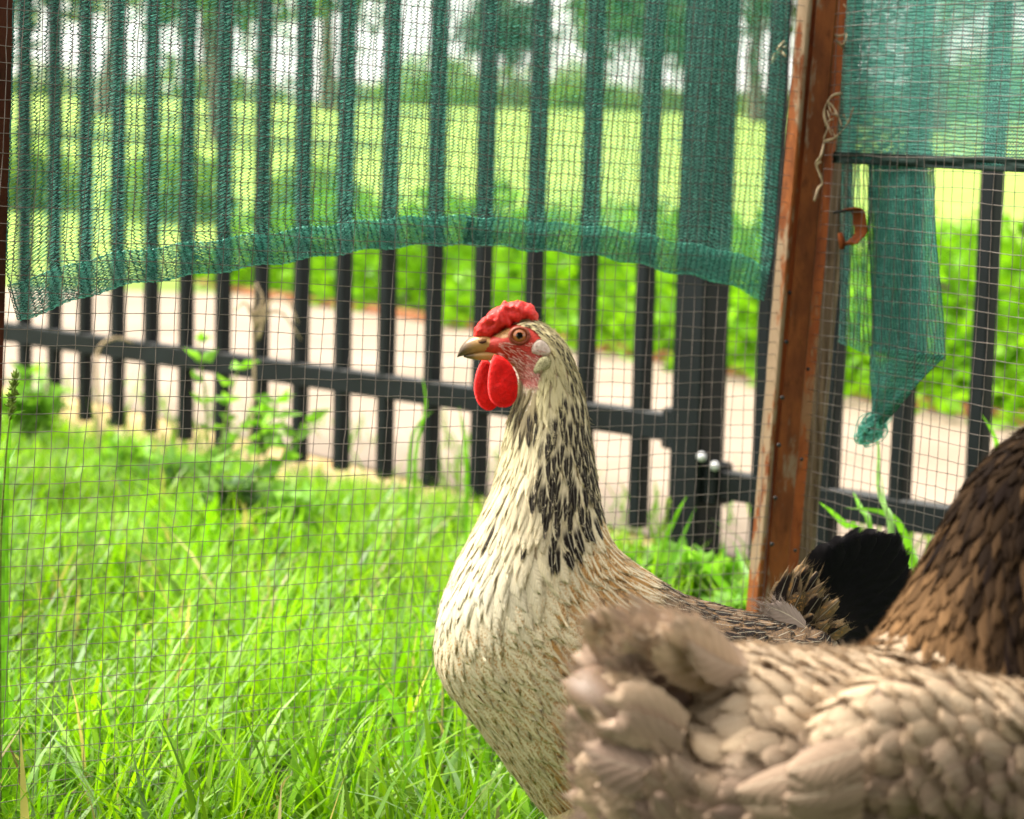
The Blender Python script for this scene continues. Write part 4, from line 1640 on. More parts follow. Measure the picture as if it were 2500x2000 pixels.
S1.mesh('body', M_skin, hen1, body1_col, 1, 0.0015)
in2 = lambda x, y: (x > 1380) & (y > 1480 + 0.0 * x)


def plumage1():
    def ok(t, th, P):
        x, y, _ = PX(P)
        return ~((t * NS1 > 14.3) & face_zone(x, y)) & (t * NS1 < 20.2) & ~((t * NS1 > 19) & (np.cos(th) < 0.2))

    def rad(t, th, P):
        r = t * NS1
        return np.interp(r, [0, 4, 8, 11, 14, 16, 20], [0.0078, 0.0074, 0.0057, 0.0050, 0.0038, 0.0024, 0.0017])

    t, th, P = scatter(S1, 36000, rad, ok, 5, 7000)
    n = len(t)
    x, y, _ = PX(P)
    r = t * NS1
    back = np.cos(th)
    R = rng.random(n)
    L = np.interp(r, [0, 5, 8, 10, 11.5, 13, 15, 17, 20], [0.030, 0.028, 0.025, 0.027, 0.031, 0.025, 0.0145, 0.009, 0.006]) * (0.85 + 0.3 * rng.random(n))
    Wd = np.interp(r, [0, 5, 8, 10, 11.5, 13, 15, 17, 20], [0.014, 0.0135, 0.0125, 0.0105, 0.0082, 0.0062, 0.0040, 0.0028, 0.002]) * (0.85 + 0.3 * rng.random(n))
    shape = np.interp(r, [0, 7, 10, 12], [0.35, 0.3, 0.6, 1.0])
    yaw = rng.normal(size=n) * np.interp(r, [0, 8, 12, 20], [0.16, 0.16, 0.09, 0.08])
    lift = np.interp(r, [0, 8, 12, 20], [0.06, 0.05, 0.045, 0.045]) * (0.7 + 0.6 * rng.random(n))
    camber = np.full(n, 0.07)
    sink = np.full(n, -0.0006)
    V = feather_verts(S1, t, th, L, Wd, yaw, lift, camber, sink, shape, 0.05)
    # colours by region
    cream = np.array((0.67, 0.58, 0.40))
    white = np.array((0.72, 0.65, 0.51))
    yell = np.array((0.50, 0.44, 0.25))
    brown = np.array((0.15, 0.10, 0.065))
    taupe = np.array((0.36, 0.28, 0.22))
    col = np.tile(cream, (n, 1))
    k_head = np.clip((r - 12) / 3, 0, 1)[:, None]
    col = col * (1 - k_head) + yell * k_head
    up = np.clip(1 - np.abs(y - 1380) / 170, 0, 1) * np.clip((1330 - x) / 130, 0, 1)
    col = col * (1 - up[:, None]) + white * up[:, None]
    low = np.clip((y - 1600) / 320, 0, 1) * 0.55
    col = col * (1 - low[:, None]) + np.array((0.50, 0.385, 0.245)) * low[:, None]
    bk = np.clip((back - 0.25) / 0.4, 0, 1) * np.clip((7.2 - r) / 1.8, 0, 1)
    rm = np.clip((5.0 - r) / 2.5, 0, 1)
    bk = np.maximum(bk, rm * 0.8)
    col = col * (1 - bk[:, None]) + (brown * (0.7 + 0.8 * R[:, None])) * bk[:, None]
    col *= (0.86 + 0.28 * rng.random((n, 1)))
    # streaks
    D = np.zeros(n)
    hk = (r > 9.3) & (r < 20)
    rl = np.interp(back, [-1, -0.35, 0, 0.4, 1], [30, 11.2, 9.7, 8.6, 7.9])
    inz = np.clip((r - rl) / 0.5, 0, 1)
    thr = np.interp(r, [9, 9.7, 11, 12.5, 13.7, 15], [0.3, 0.18, 0.05, -0.3, -0.1, 0.3])
    D = inz * np.clip((back - thr) / 0.5, 0, 1) * np.interp(r, [11, 12.5, 13.5, 15], [1.7, 1.5, 0.95, 0.55]) + 0.1 * (R - 0.5) * inz
    hk = (inz > 0) | (r > 11)
    zone = inz * np.clip((13.0 - r) / 1.5, 0, 1)
    col = col * (1 - 0.0 * zone[:, None])
    D = np.where((r > 16.2), np.where(back > 0.6, 0.55, 0.12) * (0.6 + 0.8 * R), D)
    spots = (r > 10.2) & (rng.random(n) < 0.06) & (back < 0.3) & (r < 14.2) & (back > -0.75)
    D = np.where(spots, 0.65, D)
    throat = np.clip(1 - np.hypot((x - 1285) / 38, (y - 985) / 62), 0, 1)
    D = np.maximum(D, np.where(throat > 0.15, 0.8 * (R > 0.25), 0))
    col = np.where((throat > 0.2)[:, None], col * np.array((0.45, 0.42, 0.42)), col)
    D = np.maximum(D, bk * 0.55 * (R > 0.35))
    D = np.where((r < 9.3) & (bk < 0.2), np.clip((x - 1330) / 200, 0, 1) * 0.35 * (R > 0.5), D)
    G = np.clip((y - 1360) / 200, 0, 1) * np.clip((10.0 - r) / 1.0, 0, 1) * (0.4 + 0.6 * R)
    G = G * np.interp(x, [1100, 1300], [0.85, 1.1])
    G = np.maximum(G, np.clip((x - 1230) / 160, 0, 1) * np.clip((9.6 - r) / 1.0, 0, 1) * (0.6 + 0.4 * R))
    G = G * (1 - 0.55 * bk)
    G = np.where((x < 1310) & (r > 4.5), np.minimum(G, 0.5), G)
    pat = np.stack([D, G, R, np.where(r < 5, 0.35, np.where(r < 10, 0.6, 0.2))], 1)
    emit(V, np.clip(col, 0.004, 0.9), pat, M_f1, hen1, 300, in2, fl=(7, 0.0035, 0.00010, 0.35, 0.15))
    print('hen1 feathers', n)


plumage1()


def free_feather(name, root, tip, width, bend, nref, mat, parent, col, pat, shape=0.3, camber=0.12, jit=0.02, fl=None):
    """one large feather from root to tip in the open: same grid, own curve"""
    root, tip = np.asarray(root, float), np.asarray(tip, float)
    ax = tip - root
    L = np.linalg.norm(ax)
    d = ax / L
    s = nrm(np.cross(d, nref))
    nn = np.cross(s, d)
    wv = width_profile(fv, shape)
    a = L * (fv + jit * rng.normal(size=len(fv)) * (fv > 0.85)) - L * 0.06 * fu ** 2 * fv ** 3
    p = root + d * a[:, None] + s * (width * 0.5 * wv * fu)[:, None] + s * (bend * L * fv * (1 - fv) * 4 * 0.25)[:, None] + nn * (camber * width * (1 - fu ** 2))[:, None]
    c = np.ones((len(fv), 4))
    c[:, :3] = col
    if fl: down(p[None], np.asarray(col, float)[None], parent, *fl)
    return mesh_obj(name, p, FQ, mat, parent, uv=FUV, attrs={'fcol': c, 'fpat': np.tile(np.array(pat, float), (len(fv), 1))}, smooth=True)


# tail of the speckled hen: black fan, brown coverts
tips = [(2048, 1315), (2090, 1300), (2130, 1288), (2168, 1286), (2196, 1300), (2214, 1335), (2226, 1385), (2232, 1440), (2228, 1500), (2210, 1560)]
for i, (tx, ty) in enumerate(tips):
    d1 = 1.50 + 0.006 * i
    bx, by = 1955 + 6 * i, 1530 + 6 * i
    free_feather('tail_feather', U(bx, by, 1.505), U(tx, ty, d1), 0.044, 0.10 * (0.5 - i / 9), CAMV + 0.5 * MN[:3, 0], M_ft, hen1, (0.009, 0.008, 0.009), (0.9, 0, rng.random(), 0.0), 0.0, 0.14)
for i, (tx, ty) in enumerate(((2060, 1330), (2110, 1310), (2160, 1320), (2195, 1360), (2205, 1430), (2195, 1500))):
    free_feather('tail_feather', U(1945 + 8 * i, 1540 + 8 * i, 1.530), U(tx, ty, 1.55), 0.036, 0.05, CAMV - 0.4 * MN[:3, 0], M_ft, hen1, (0.008, 0.008, 0.009), (0.9, 0, rng.random(), 0.0), 0.0, 0.14)
for i in range(20):
    f_ = (i % 10) / 9.0
    lay = i // 10
    rx, ry = 1862 + 75 * f_ + 22 * lay, 1548 + 55 * f_
    tx, ty = (1985 - 40 * lay) + 85 * f_ + 12 * rng.normal(), (1372 + 20 * lay) + 165 * f_ + 12 * rng.normal()
    cc = np.array((0.17, 0.12, 0.07)) * (0.5 + 0.9 * rng.random())
    free_feather('covert_feather', U(rx, ry, 1.492 - 0.003 * lay), U(tx, ty, 1.482 - 0.004 * lay + 0.006 * rng.random()), 0.0175, 0.10 * rng.normal(), CAMV + 0.3 * rng.normal() * MN[:3, 0], M_f1, hen1,
                 cc, (0.75 * (rng.random() > 0.3), 0.45, rng.random(), 0.3), 0.35, 0.12, 0.06, (40, 0.005, 0.00008, 0.4, 0.2))
M_fl = feather_mat('loose_down_feather', (0.05, 0.04, 0.035), (0.3, 0.25, 0.2), None, 0, 0.0, spec=0.03, fray=1.3, trans=0.3)
free_feather('loose_feather', U(1962, 1530, 1.468), U(1858, 1478, 1.455), 0.017, 0.25, CAMV + 0.2 * MN[:3, 1], M_fl, hen1, (0.27, 0.215, 0.185), (0, 0.0, 0.3, 0.35), 0.45, 0.12, 0.1, (260, 0.009, 0.00008, 0.6, 0.2))

# ---- head of the speckled hen
DH = 1.350


def head_plate(outline, d, thick, name, mat, parent, bulge=0.3, col=None, tilt=0.0, n=40):
    """rounded solid lobe with the given photo outline"""
    o = catmull(outline + [outline[0]], n + 1)[:-1]
    c = o.mean(0)
    vs, fs = [], []
    R = 7
    for sgn in (1, -1):
        for i in range(R):
            k = i / R
            prof = math.sqrt(max(0, 1 - (1 - k) ** 2.4)) if i else 0
            # i = 0 rim ... towards the centre
            for q in o:
                w = c + (q - c) * (1 - k)
                zz = prof * thick * 0.5 * sgn + 0.0009 * mnoise.noise((w[0] * 0.045, w[1] * 0.03, 2.0)) * k + 0.0006 * mnoise.noise((w[0] * 0.13, w[1] * 0.1, 7.0)) * k
                vs.append(U(w[0], w[1], d + tilt * (w[0] - c[0]) / FPX - zz))
        vs.append(U(c[0], c[1], d - thick * 0.5 * sgn))
    per = R * n + 1
    for s_ in range(2):
        b = s_ * per
        for i in range(R - 1):
            for j in range(n):
                k = (j + 1) % n
                f = (b + i * n + j, b + i * n + k, b + (i + 1) * n + k, b + (i + 1) * n + j)
                fs.append(f if s_ == 0 else f[::-1])
        for j in range(n):
            f = (b + (R - 1) * n + j, b + (R - 1) * n + (j + 1) % n, b + R * n)
            fs.append(f if s_ == 0 else f[::-1])
    for j in range(n):
        k = (j + 1) % n
        fs.append((j, per + j, per + k, k))
    return mesh_obj(name, vs, fs, mat, parent, smooth=True)


def red_mat(name, c1, c2, scale, bump, rough=0.42, spec=0.3):
    k = NT(name)
    f = k.noise(scale, 4, 0.6, k.pos())
    k.set(k.mix(k.step(f, 0.3, 0.72), c1, c2), rough, spec)
    k.b.inputs['Subsurface Weight'].default_value = 0.25
    k.b.inputs['Subsurface Radius'].default_value = (0.004, 0.0008, 0.0005)
    k.bump(f, bump, 0.0007)
    return k.m


M_wattle = red_mat('red_wattle', (0.70, 0.003, 0.0015), (0.52, 0.004, 0.002), 420, 1.0, 0.55, 0.2)
M_comb = red_mat('red_comb', (0.66, 0.03, 0.022), (0.50, 0.014, 0.011), 450, 0.9, 0.42, 0.25)
head_plate([(1176, 880), (1164, 905), (1157, 940), (1160, 968), (1172, 992), (1192, 1003), (1210, 995), (1222, 975), (1220, 935), (1205, 900), (1190, 880)], DH + 0.010, 0.0040, 'wattle', M_wattle, hen1)
head_plate([(1206, 866), (1198, 885), (1192, 915), (1191, 950), (1198, 978), (1216, 993), (1240, 994), (1257, 980), (1264, 955), (1262, 920), (1248, 890), (1228, 872)], DH - 0.013, 0.0045, 'wattle', M_wattle, hen1)
head_plate([(1300, 842), (1313, 829), (1328, 832), (1342, 848), (1345, 862), (1332, 868), (1312, 866), (1298, 860)], DH - 0.0185, 0.0022, 'earlobe', simple('white_earlobe', (0.60, 0.48, 0.42), 0.6, 0.2, 0.12, 500, bump=0.4), hen1)
head_plate([(1308, 888), (1318, 874), (1334, 869), (1345, 878), (1342, 895), (1326, 908), (1308, 914), (1302, 905)], DH - 0.0195, 0.005, 'ear_tuft', simple('ear_bristles', (0.42, 0.38, 0.22), 0.8, 0.1, 0.45, 1500, bump=0.8), hen1)


def comb():
    """cushion comb: knobbly ridge from beak to crown"""
    path = catmull([(1160, 826), (1176, 810), (1198, 794), (1220, 777), (1245, 764), (1272, 760), (1295, 768), (1311, 786)], 60)
    hgt = np.interp(np.linspace(0, 1, 60), [0, 0.1, 0.3, 0.55, 0.8, 0.95, 1], [6, 17, 26, 28, 22, 12, 4])      # px
    wid = np.interp(np.linspace(0, 1, 60), [0, 0.1, 0.35, 0.7, 0.9, 1], [0.002, 0.0055, 0.0095, 0.0095, 0.006, 0.002])
    vs, fs = [], []
    K = 28
    for i in range(60):
        tng = path[min(i + 1, 59)] - path[max(i - 1, 0)]
        nn = np.array((tng[1], -tng[0]))
        nn = nn / np.linalg.norm(nn)
        if nn[1] > 0: nn = -nn
        for j in range(K):
            a = j / K * 2 * math.pi
            up_, sd = math.cos(a), math.sin(a)
            qq = path[i] + nn * hgt[i] * up_
            nz = mnoise.noise((qq[0] * 0.05, qq[1] * 0.05, sd * 1.4)) * 0.24 + mnoise.noise((qq[0] * 0.085, qq[1] * 0.085, sd * 2.2 + 4)) * 0.24
            rr = 1 + nz
            q = path[i] + nn * hgt[i] * (up_ * rr * (1.0 if up_ > 0 else 1.15))
            vs.append(U(q[0], q[1], DH - sd * wid[i] * rr))
    for i in range(59):
        for j in range(K):
            k = (j + 1) % K
            fs.append((i * K + j, i * K + k, (i + 1) * K + k, (i + 1) * K + j))
    fs.append(tuple(range(K)))
    fs.append(tuple(59 * K + j for j in range(K - 1, -1, -1)))
    o = mesh_obj('comb', vs, fs, M_comb, hen1, smooth=True)
    for (x, y, r) in ((1233, 742, 6), (1264, 740, 6)):
        c = U(x, y, DH - 0.006 * (1 if y > 770 else 0.2))
        vs, fs = [], []
        for i in range(7):
            ph = math.pi * i / 6
            for j in range(10):
                th = j / 10 * 6.2832
                rr = r / FPX * DH * (1 + 0.2 * mnoise.noise((x + i, y + j, 0.5)))
                vs.append(c + rr * (math.sin(ph) * math.cos(th) * MN[:3, 0] + math.cos(ph) * 1.25 * MN[:3, 1] + math.sin(ph) * math.sin(th) * MN[:3, 2]))
        for i in range(6):
            for j in range(10):
                k = (j + 1) % 10
                fs.append((i * 10 + j, i * 10 + k, i * 10 + 10 + k, i * 10 + 10 + j))
        mesh_obj('comb_point', vs, fs, M_comb, o, smooth=True)


comb()


def beak_mat():
    k = NT('horn_beak')
    tc = k.n('ShaderNodeTexCoord').outputs['Generated']
    sp = k.n('ShaderNodeSeparateXYZ')
    k.put(sp.inputs[0], tc)
    n1 = k.noise(400, 3, 0.6, k.scaled(k.pos(), (1, 1, 3)))
    a = k.math('ADD', sp.outputs[0], k.math('MULTIPLY_ADD', n1, 0.3, -0.15))
    c = k.mix(k.step(a, 0.05, 0.6), (0.07, 0.045, 0.022), (0.42, 0.23, 0.075))
    k.set(c, 0.38, 0.4)
    k.bump(n1, 0.3, 0.0005)
    return k.m


M_beak = beak_mat()


def beak_part(name, top, bot, wid):
    """tube between an upper and a lower photo line"""
    top, bot = catmull(top, 24), catmull(bot, 24)
    wd = np.interp(np.linspace(0, 1, 24), np.linspace(0, 1, len(wid)), wid)
    K = 14
    vs, fs = [], []
    for i in range(24):
        c, h = (top[i] + bot[i]) / 2, (top[i] - bot[i]) / 2
        for j in range(K):
            a = j / K * 2 * math.pi
            q = c + h * math.cos(a)
            vs.append(U(q[0], q[1], DH - math.sin(a) * wd[i]))
    for i in range(23):
        for j in range(K):
            k = (j + 1) % K
            fs.append((i * K + j, i * K + k, i * K + K + k, i * K + K + j))
    fs.append(tuple(range(K)))
    fs.append(tuple(23 * K + j for j in range(K - 1, -1, -1)))
    return mesh_obj(name, vs, fs, M_beak, hen1, smooth=True)


beak_part('upper_beak', [(1205, 822), (1182, 818), (1160, 820), (1140, 830), (1125, 847), (1116, 869)], [(1220, 866), (1195, 863), (1172, 864), (1150, 867), (1130, 869), (1116, 873)],
          [0.0085, 0.0080, 0.0068, 0.0055, 0.0036, 0.0006])
beak_part('lower_beak', [(1215, 858), (1190, 856), (1165, 859), (1145, 863), (1132, 866)], [(1210, 880), (1190, 880), (1168, 879), (1146, 876), (1132, 872)], [0.0072, 0.0066, 0.0054, 0.0035, 0.0008])
head_plate([(1166, 832), (1176, 824), (1188, 827), (1186, 834), (1172, 837)], DH - 0.0082, 0.002, 'nostril', simple('nostril_horn', (0.34, 0.16, 0.07), 0.5, 0.3, 0.2, 400), hen1)
head_plate([(1168, 836), (1176, 833), (1188, 833), (1182, 838), (1173, 839)], DH - 0.0087, 0.0014, 'nostril_slit', simple('nostril_dark', (0.05, 0.015, 0.01), 0.6, 0.2), hen1)


def eye(x, y, d, sgn, r=0.0052):
    k = NT('hen_eye')
    tc = k.n('ShaderNodeTexCoord').outputs['Object']
    ln_ = k.n('ShaderNodeVectorMath', operation='LENGTH')
    k.put(ln_.inputs[0], k.scaled(tc, (1, 1, 0)))
    rr = k.math('MULTIPLY', ln_.outputs['Value'], 1 / r)
    n1 = k.noise(1500, 3, 0.6, tc)
    iris = k.mix(n1, (0.30, 0.075, 0.015), (0.42, 0.14, 0.04))
    c = k.mix(k.step(rr, 0.40, 0.46), (0.004, 0.003, 0.003), iris)
    c = k.mix(k.step(rr, 0.80, 0.92), c, (0.02, 0.008, 0.005))
    k.set(c, 0.06, 0.6)
    c0 = U(x, y, d)
    mat = k.m
    vs, fs = [], []
    R, S_ = 16, 28
    for i in range(R + 1):
        ph = i / R * math.pi
        for j in range(S_):
            a = j / S_ * 6.28318
            vs.append((r * math.sin(ph) * math.cos(a), r * math.sin(ph) * math.sin(a), r * 0.8 * math.cos(ph)))
    for i in range(R):
        for j in range(S_):
            k2 = (j + 1) % S_
            fs.append((i * S_ + j, i * S_ + k2, i * S_ + S_ + k2, i * S_ + S_ + j))
    me = bpy.data.meshes.new('eye')
    me.from_pydata(vs, [], fs)
    me.polygons.foreach_set('use_smooth', np.ones(len(fs), bool))
    me.materials.append(mat)
    o = bpy.data.objects.new('eye', me)
    COL.objects.link(o)
    o.parent = hen1
    R3 = np.stack([MN[:3, 0], MN[:3, 1], MN[:3, 2]], 1) * np.array([1, 1, sgn])
    mw = Matrix.Identity(4)
    for a in range(3):
        for b in range(3):
            mw[a][b] = R3[a, b]
        mw[a][3] = c0[a] - hen1.location[a]
    o.matrix_local = mw
    # eyelid ring
    lid = MB()
    for rr_, tk, dz in ((1.04, 0.0011, 0.0018), (1.20, 0.0007, 0.0008)):
        th = np.linspace(0, 2 * math.pi, 33)
        pts = [c0 + MN[:3, 0] * r * rr_ * 1.06 * math.cos(a) + MN[:3, 1] * r * rr_ * 0.92 * math.sin(a) + MN[:3, 2] * dz * sgn for a in th]
        lid.tube(pts, tk, 8, CAMV)
    lid.build('eyelid', simple('eyelid_skin', (0.22, 0.045, 0.02), 0.5, 0.3, 0.25, 900), hen1, smooth=True)


EY = S1.at(np.array([18.0 / NS1]), np.array([math.pi / 2]))
eye(1268, 820, DH - 0.0142, 1)
eye(1268, 820, DH + 0.0142, -1)


def bristles():
    """fine pale bristles over cheek and brow"""
    polys = []
    for i in range(330):
        x, y = 1215 + rng.random() * 110, 835 + rng.random() * 120
        if not face_zone(np.array([x]), np.array([y]))[0] or np.hypot(x - 1268, y - 820) < 26: continue
        if y < 868 and rng.random() < 0.5: continue
        polys.append((x, y))
    mb = []
    for (x, y) in polys:
        # find the surface under this pixel on the near side
        P = S1.P
        px, py, dd = PX(P[150:, :])
        m = np.where(np.hypot(px - x, py - y) < 6, dd, 9)
        d = m.min()
        if d > 5: continue
        L = 9 + 9 * rng.random()
        a = math.radians(28 + 14 * rng.normal() + (y - 860) * 0.25)
        mb.append(np.array([U(x, y, d - 0.0004), U(x + L * 0.5 * math.cos(a), y + L * 0.5 * math.sin(a), d - 0.0014), U(x + L * math.cos(a), y + L * math.sin(a), d - 0.0012)]))
    v, f = tubes_np(mb, 0.00020, 3, CAMV)
    o = mesh_obj('bristles', v, f, simple('pale_bristles', (0.55, 0.33, 0.28), 0.6, 0.2, 0.3, 900), hen1)
    o['kind'] = 'stuff'


bristles()


def leg(hen, p, mat):
    p = np.asarray(p, float)
    g = np.array((p[0], p[1], 0.0))
    mb = MB()
    hock = g + np.array((0.02, 0.0, 0.10))
    pts = catmull([p, (p + hock) / 2 + (0.01, 0, 0), hock, g + (0, 0, 0.012)], 14)
    mb.tube(pts, np.interp(np.linspace(0, 1, 14), [0, 0.4, 0.62, 0.8, 1], [0.03, 0.018, 0.0075, 0.006, 0.007]), 10)
    for a, l in ((0.0, 0.06), (0.6, 0.05), (-0.6, 0.05), (math.pi, 0.025)):
        dirv = np.array((hen['_face'][0] * math.cos(a) - hen['_face'][1] * math.sin(a), hen['_face'][0] * math.sin(a) + hen['_face'][1] * math.cos(a), 0))
        mb.tube(catmull([g + (0, 0, 0.010), g + dirv * l * 0.5 + (0, 0, 0.009), g + dirv * l + (0, 0, 0.003)], 8), np.linspace(0.0055, 0.0022, 8), 7, (0, 0, 1))
    mb.build('leg', mat, hen, smooth=True)


M_leg = simple('scaly_leg', (0.35, 0.27, 0.12), 0.6, 0.3, 0.3, 300, bump=0.5)
hen1['_face'] = (-0.85, -0.4)
for px in (1400, 1560):
    c = U(px, 1950, 1.36 if px < 1500 else 1.46)
    leg(hen1, c, M_leg)

# ---- buff hen in front ---------------------------------------------
H2 = [((1470, 1690), (1478, 1620), 0.994, 0.014), ((1450, 1800), (1490, 1600), 0.992, 0.034), ((1440, 1930), (1550, 1650), 0.996, 0.050), ((1490, 2090), (1632, 1700), 1.003, 0.068),
      ((1590, 2260), (1725, 1608), 1.012, 0.086), ((1750, 2400), (1850, 1580), 1.026, 0.094), ((1950, 2480), (1985, 1588), 1.046, 0.094), ((2170, 2500), (2080, 1584), 1.060, 0.096),
      ((2420, 2450), (2145, 1575), 1.074, 0.094), ((2620, 2300), (2180, 1525), 1.086, 0.085), ((2740, 2100), (2216, 1458), 1.096, 0.074), ((2790, 1880), (2260, 1374), 1.104, 0.062),
      ((2800, 1680), (2302, 1290), 1.110, 0.053), ((2800, 1520), (2344, 1210), 1.114, 0.046), ((2800, 1390), (2388, 1144), 1.118, 0.040), ((2805, 1290), (2450, 1082), 1.120, 0.036),
      ((2820, 1210), (2540, 1024), 1.122, 0.031), ((2860, 1160), (2645, 990), 1.124, 0.026), ((2925, 1125), (2750, 985), 1.125, 0.021), ((2975, 1095), (2850, 1000), 1.126, 0.015),
      ((3005, 1075), (2920, 1020), 1.127, 0.009), ((3015, 1060), (2960, 1035), 1.127, 0.004)]
NS2 = len(H2) - 1
S2 = Surf(H2)
ctr2 = S2.cen[70]
hen2 = empty('hen', (float(ctr2[0]), float(ctr2[1]), 0.0), 'fluffy buff grey hen with dark brown neck in the foreground at lower right', 'hen', 'hens in the pen')
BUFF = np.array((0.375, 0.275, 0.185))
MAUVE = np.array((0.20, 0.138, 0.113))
S2.mesh('body', M_skin, hen2, lambda t, th, v: np.where((t * NS2 > 9.3)[:, None], np.array((0.03, 0.02, 0.014)), np.array((0.16, 0.11, 0.075))), 2, 0.004)


def plumage(S, hen, rad, L0, W0_, shape0, colf, patf, n_single, seed, mat, lift0, camber0, yaw0, ok, sink0=-0.002, tries=16000, jit=0.05, joined='plumage', fl=(26, 0.0075, 0.00011, 0.55, 0.35)):
    t, th, P = scatter(S, tries, lambda t, th, P: rad(t), lambda t, th, P: ok(t, th, P), seed, 4000)
    n = len(t)
    R = rng.random(n)
    V = feather_verts(S, t, th, L0(t) * (0.8 + 0.4 * rng.random(n)), W0_(t) * (0.8 + 0.4 * rng.random(n)), yaw0 * rng.normal(size=n), lift0 * (0.6 + 0.8 * rng.random(n)),
                      np.full(n, camber0), np.full(n, sink0), shape0(t), jit)
    x, y, _ = PX(P)
    emit(V, np.clip(colf(t, th, x, y, R, n), 0.004, 0.9), patf(t, th, x, y, R, n), mat, hen, n_single, None, joined=joined, fl=fl)
    print('plumage', n)


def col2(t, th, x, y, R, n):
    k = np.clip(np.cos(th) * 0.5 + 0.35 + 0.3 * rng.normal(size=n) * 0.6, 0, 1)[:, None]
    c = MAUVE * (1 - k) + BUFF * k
    tp = np.clip((np.cos(th) - 0.35) / 0.5, 0, 1)[:, None]  # upper side painted paler than the flank, like light from above
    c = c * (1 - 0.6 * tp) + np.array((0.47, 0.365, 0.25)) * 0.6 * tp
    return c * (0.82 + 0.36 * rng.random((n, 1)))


# saddle, cushion and flank
r2 = lambda t: t * NS2
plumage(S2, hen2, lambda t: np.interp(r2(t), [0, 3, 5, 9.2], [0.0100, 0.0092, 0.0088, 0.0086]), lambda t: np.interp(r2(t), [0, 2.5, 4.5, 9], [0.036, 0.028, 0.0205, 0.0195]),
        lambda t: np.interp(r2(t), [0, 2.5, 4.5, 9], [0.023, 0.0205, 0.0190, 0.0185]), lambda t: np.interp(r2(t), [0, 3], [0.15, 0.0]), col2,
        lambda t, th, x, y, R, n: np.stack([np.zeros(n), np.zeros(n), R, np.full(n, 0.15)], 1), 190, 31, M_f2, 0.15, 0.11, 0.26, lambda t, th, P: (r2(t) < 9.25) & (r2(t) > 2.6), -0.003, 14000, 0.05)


# dark brown hackle
def col3(t, th, x, y, R, n):
    k = np.clip((np.cos(th) - 0.40) / 0.6, 0, 1) ** 1.3 * np.clip((13.5 - r2(t)) / 4.0, 0.03, 1)
    k = np.clip(k + 0.13 * rng.normal(size=n), 0.02, 1)[:, None]
    c = np.array((0.008, 0.005, 0.0035)) * (1 - k) + np.array((0.16, 0.090, 0.042)) * k
    return c * (0.7 + 0.6 * rng.random((n, 1)))


plumage(S2, hen2, lambda t: np.interp(r2(t), [8.6, 11, 14, 21], [0.0048, 0.0045, 0.0038, 0.0026]), lambda t: np.interp(r2(t), [8.6, 11, 14, 21], [0.033, 0.032, 0.024, 0.008]),
        lambda t: np.interp(r2(t), [8.6, 11, 14, 21], [0.0085, 0.0078, 0.0062, 0.003]), lambda t: np.full(len(t), 0.7), col3,
        lambda t, th, x, y, R, n: np.stack([0.30 * R, np.zeros(n), R, np.zeros(n)], 1), 110, 33, M_f3, 0.075, 0.10, 0.10, lambda t, th, P: (r2(t) > 9.15), -0.001, 20000, 0.05, 'hackle', (8, 0.005, 0.0001, 0.3, 0.1))

# soft raised tail: two fans of broad downy feathers with a dark cleft between them
def fan2(n, roots, tips, w, d_root, d_tip, lay, seed, dark=1.0):
    g = np.random.default_rng(seed)
    rts, tps = catmull(roots, n), catmull(tips, n)
    for i in range(n):
        f = i / (n - 1)
        r_, t_ = rts[i] + g.normal(size=2) * 7, tps[i] + g.normal(size=2) * 12
        dz = lay * (i % 3) + 0.004 * g.normal()
        kk = np.clip(0.55 + 0.3 * g.normal(), 0, 1)
        c = (MAUVE * 1.2 * (1 - kk) + BUFF * 1.25 * kk) * (0.85 + 0.3 * g.random()) * dark
        free_feather('tail_feather', U(r_[0], r_[1], d_root + dz), U(t_[0], t_[1], d_tip(f) + dz), w * (0.85 + 0.3 * g.random()), 0.22 * g.normal(), CAMV + 0.4 * g.normal(size=3), M_f2t, hen2,
                     c, (0, 0, g.random(), 0.12), 0.12, 0.16, 0.06, (75, 0.009, 0.00010, 0.6, 0.3))


fan2(14, [(1800, 1640), (1760, 1650), (1690, 1690), (1650, 1720)], [(1600, 1530), (1520, 1500), (1455, 1505), (1425, 1535)], 0.028, 1.020, lambda f: 0.995 - 0.01 * f, -0.004, 3)
fan2(15, [(1820, 1640), (1760, 1670), (1700, 1720), (1670, 1740)], [(1640, 1560), (1570, 1540), (1510, 1545), (1480, 1580)], 0.026, 1.000, lambda f: 0.975, -0.004, 4)
fan2(16, [(1640, 1770), (1640, 1830), (1640, 1930), (1640, 2040)], [(1420, 1590), (1398, 1680), (1390, 1800), (1405, 1930), (1440, 2060)], 0.034, 0.985, lambda f: 0.995, 0.005, 5, 0.95)
fan2(16, [(1670, 1760), (1665, 1830), (1660, 1930), (1660, 2040)], [(1475, 1660), (1455, 1740), (1450, 1840), (1460, 1950), (1490, 2060)], 0.028, 0.962, lambda f: 0.972, -0.004, 6)

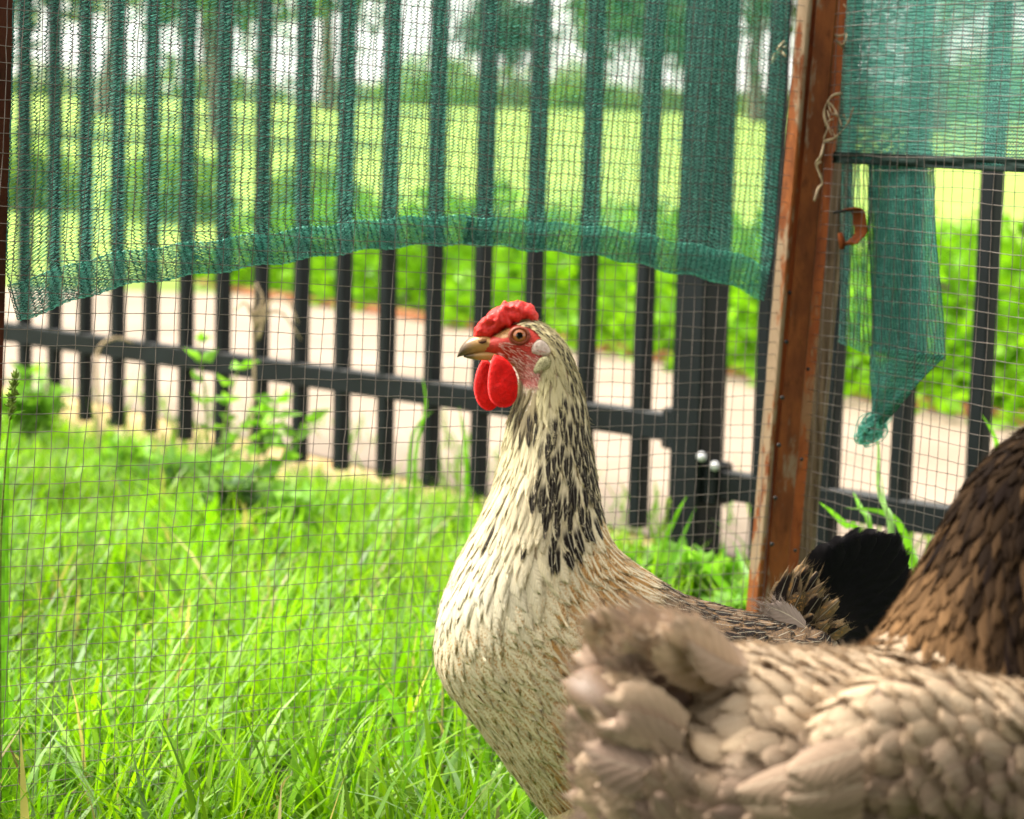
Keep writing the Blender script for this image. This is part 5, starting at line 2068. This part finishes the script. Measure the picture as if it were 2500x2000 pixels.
# folded wing
WG = [((1815, 1990), (1806, 1938), 0.955, 0.006), ((1885, 2070), (1872, 1872), 0.955, 0.020), ((1970, 2140), (1952, 1800), 0.955, 0.028), ((2070, 2200), (2032, 1715), 0.958, 0.034),
      ((2210, 2250), (2140, 1650), 0.966, 0.038), ((2390, 2260), (2300, 1640), 0.978, 0.040), ((2560, 2210), (2480, 1672), 0.993, 0.038), ((2680, 2110), (2620, 1750), 1.008, 0.030), ((2740, 2000), (2720, 1850), 1.020, 0.012)]
SW = Surf(WG)
NW = len(WG) - 1
SW.mesh('wing', M_skin, hen2, lambda t, th, v: np.tile(np.array((0.17, 0.12, 0.085)), (len(v), 1)), 3, 0.003)
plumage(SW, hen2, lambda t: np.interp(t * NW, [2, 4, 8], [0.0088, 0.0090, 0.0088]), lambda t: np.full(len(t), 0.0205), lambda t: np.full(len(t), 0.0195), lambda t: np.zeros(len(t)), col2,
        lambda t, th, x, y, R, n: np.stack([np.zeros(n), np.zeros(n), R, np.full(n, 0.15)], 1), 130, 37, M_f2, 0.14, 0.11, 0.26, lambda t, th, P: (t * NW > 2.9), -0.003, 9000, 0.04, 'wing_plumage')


def flights():
    """long secondaries layered on the folded wing"""
    n = 8
    for row, (tt, L, wd) in enumerate(((0.31, 0.062, 0.019), (0.37, 0.040, 0.021))):
        for i in range(n):
            th0 = math.pi / 2 * 0
            # camera side of the tube: find the angle that faces the camera
            ths = np.linspace(0, 2 * math.pi, 64, endpoint=False)
            f = facing(SW, np.full(64, tt), ths)
            x, y, _ = PX(SW.at(np.full(64, tt), ths))
            vis = f > -0.2
            ys = np.where(vis, y, np.nan)
            want = np.nanmin(ys) + (np.nanmax(ys) - np.nanmin(ys)) * (0.26 + 0.46 * i / (n - 1))
            th = ths[np.nanargmin(np.abs(ys - want))]
            V = feather_verts(SW, np.array([tt - 0.004 * i]), np.array([th]), np.array([L * (1 - 0.03 * abs(i - 2))]), np.array([wd]), np.array([0.05 * (i - 3) * (1 if False else 0)]), np.array([0.035 + 0.012 * (n - i) * 0.15]),
                              np.array([0.10]), np.array([0.0006 + 0.0009 * (n - i) + 0.003 * row]), np.array([0.1]), 0.02)
            c = (MAUVE * 0.55 + BUFF * 0.55) * (0.92 + 0.16 * rng.random())
            C = np.ones((len(fv), 4))
            C[:, :3] = c
            mesh_obj('wing_feather', V[0], FQ, M_f2, hen2, uv=FUV, attrs={'fcol': C, 'fpat': np.tile(np.array((0, 0, rng.random(), 0.3)), (len(fv), 1))}, smooth=True)


flights()
hen2['_face'] = (0.95, 0.3)
for (x, d) in ((1900, 1.0), (2080, 1.1)):
    leg(hen2, U(x, 2350, d), M_leg)
# head of the buff hen, just outside the frame
hd = U(2790, 1000, 1.125)
MB().tube(catmull([U(2960, 1040, 1.127), U(3040, 1055, 1.128), U(3085, 1085, 1.129)], 8), np.linspace(0.009, 0.001, 8), 10, CAMV).build('beak', M_beak, hen2, smooth=True)
cm = MB()
cm.tube(catmull([U(2740, 985, 1.125), U(2830, 960, 1.125), U(2930, 985, 1.126), U(2990, 1030, 1.127)], 14), np.interp(np.linspace(0, 1, 14), [0, .2, .7, 1], [0.003, 0.010, 0.009, 0.003]), 10, CAMV)
cm.build('comb', M_comb, hen2, smooth=True)
for h in (hen1, hen2):
    del h['_face']
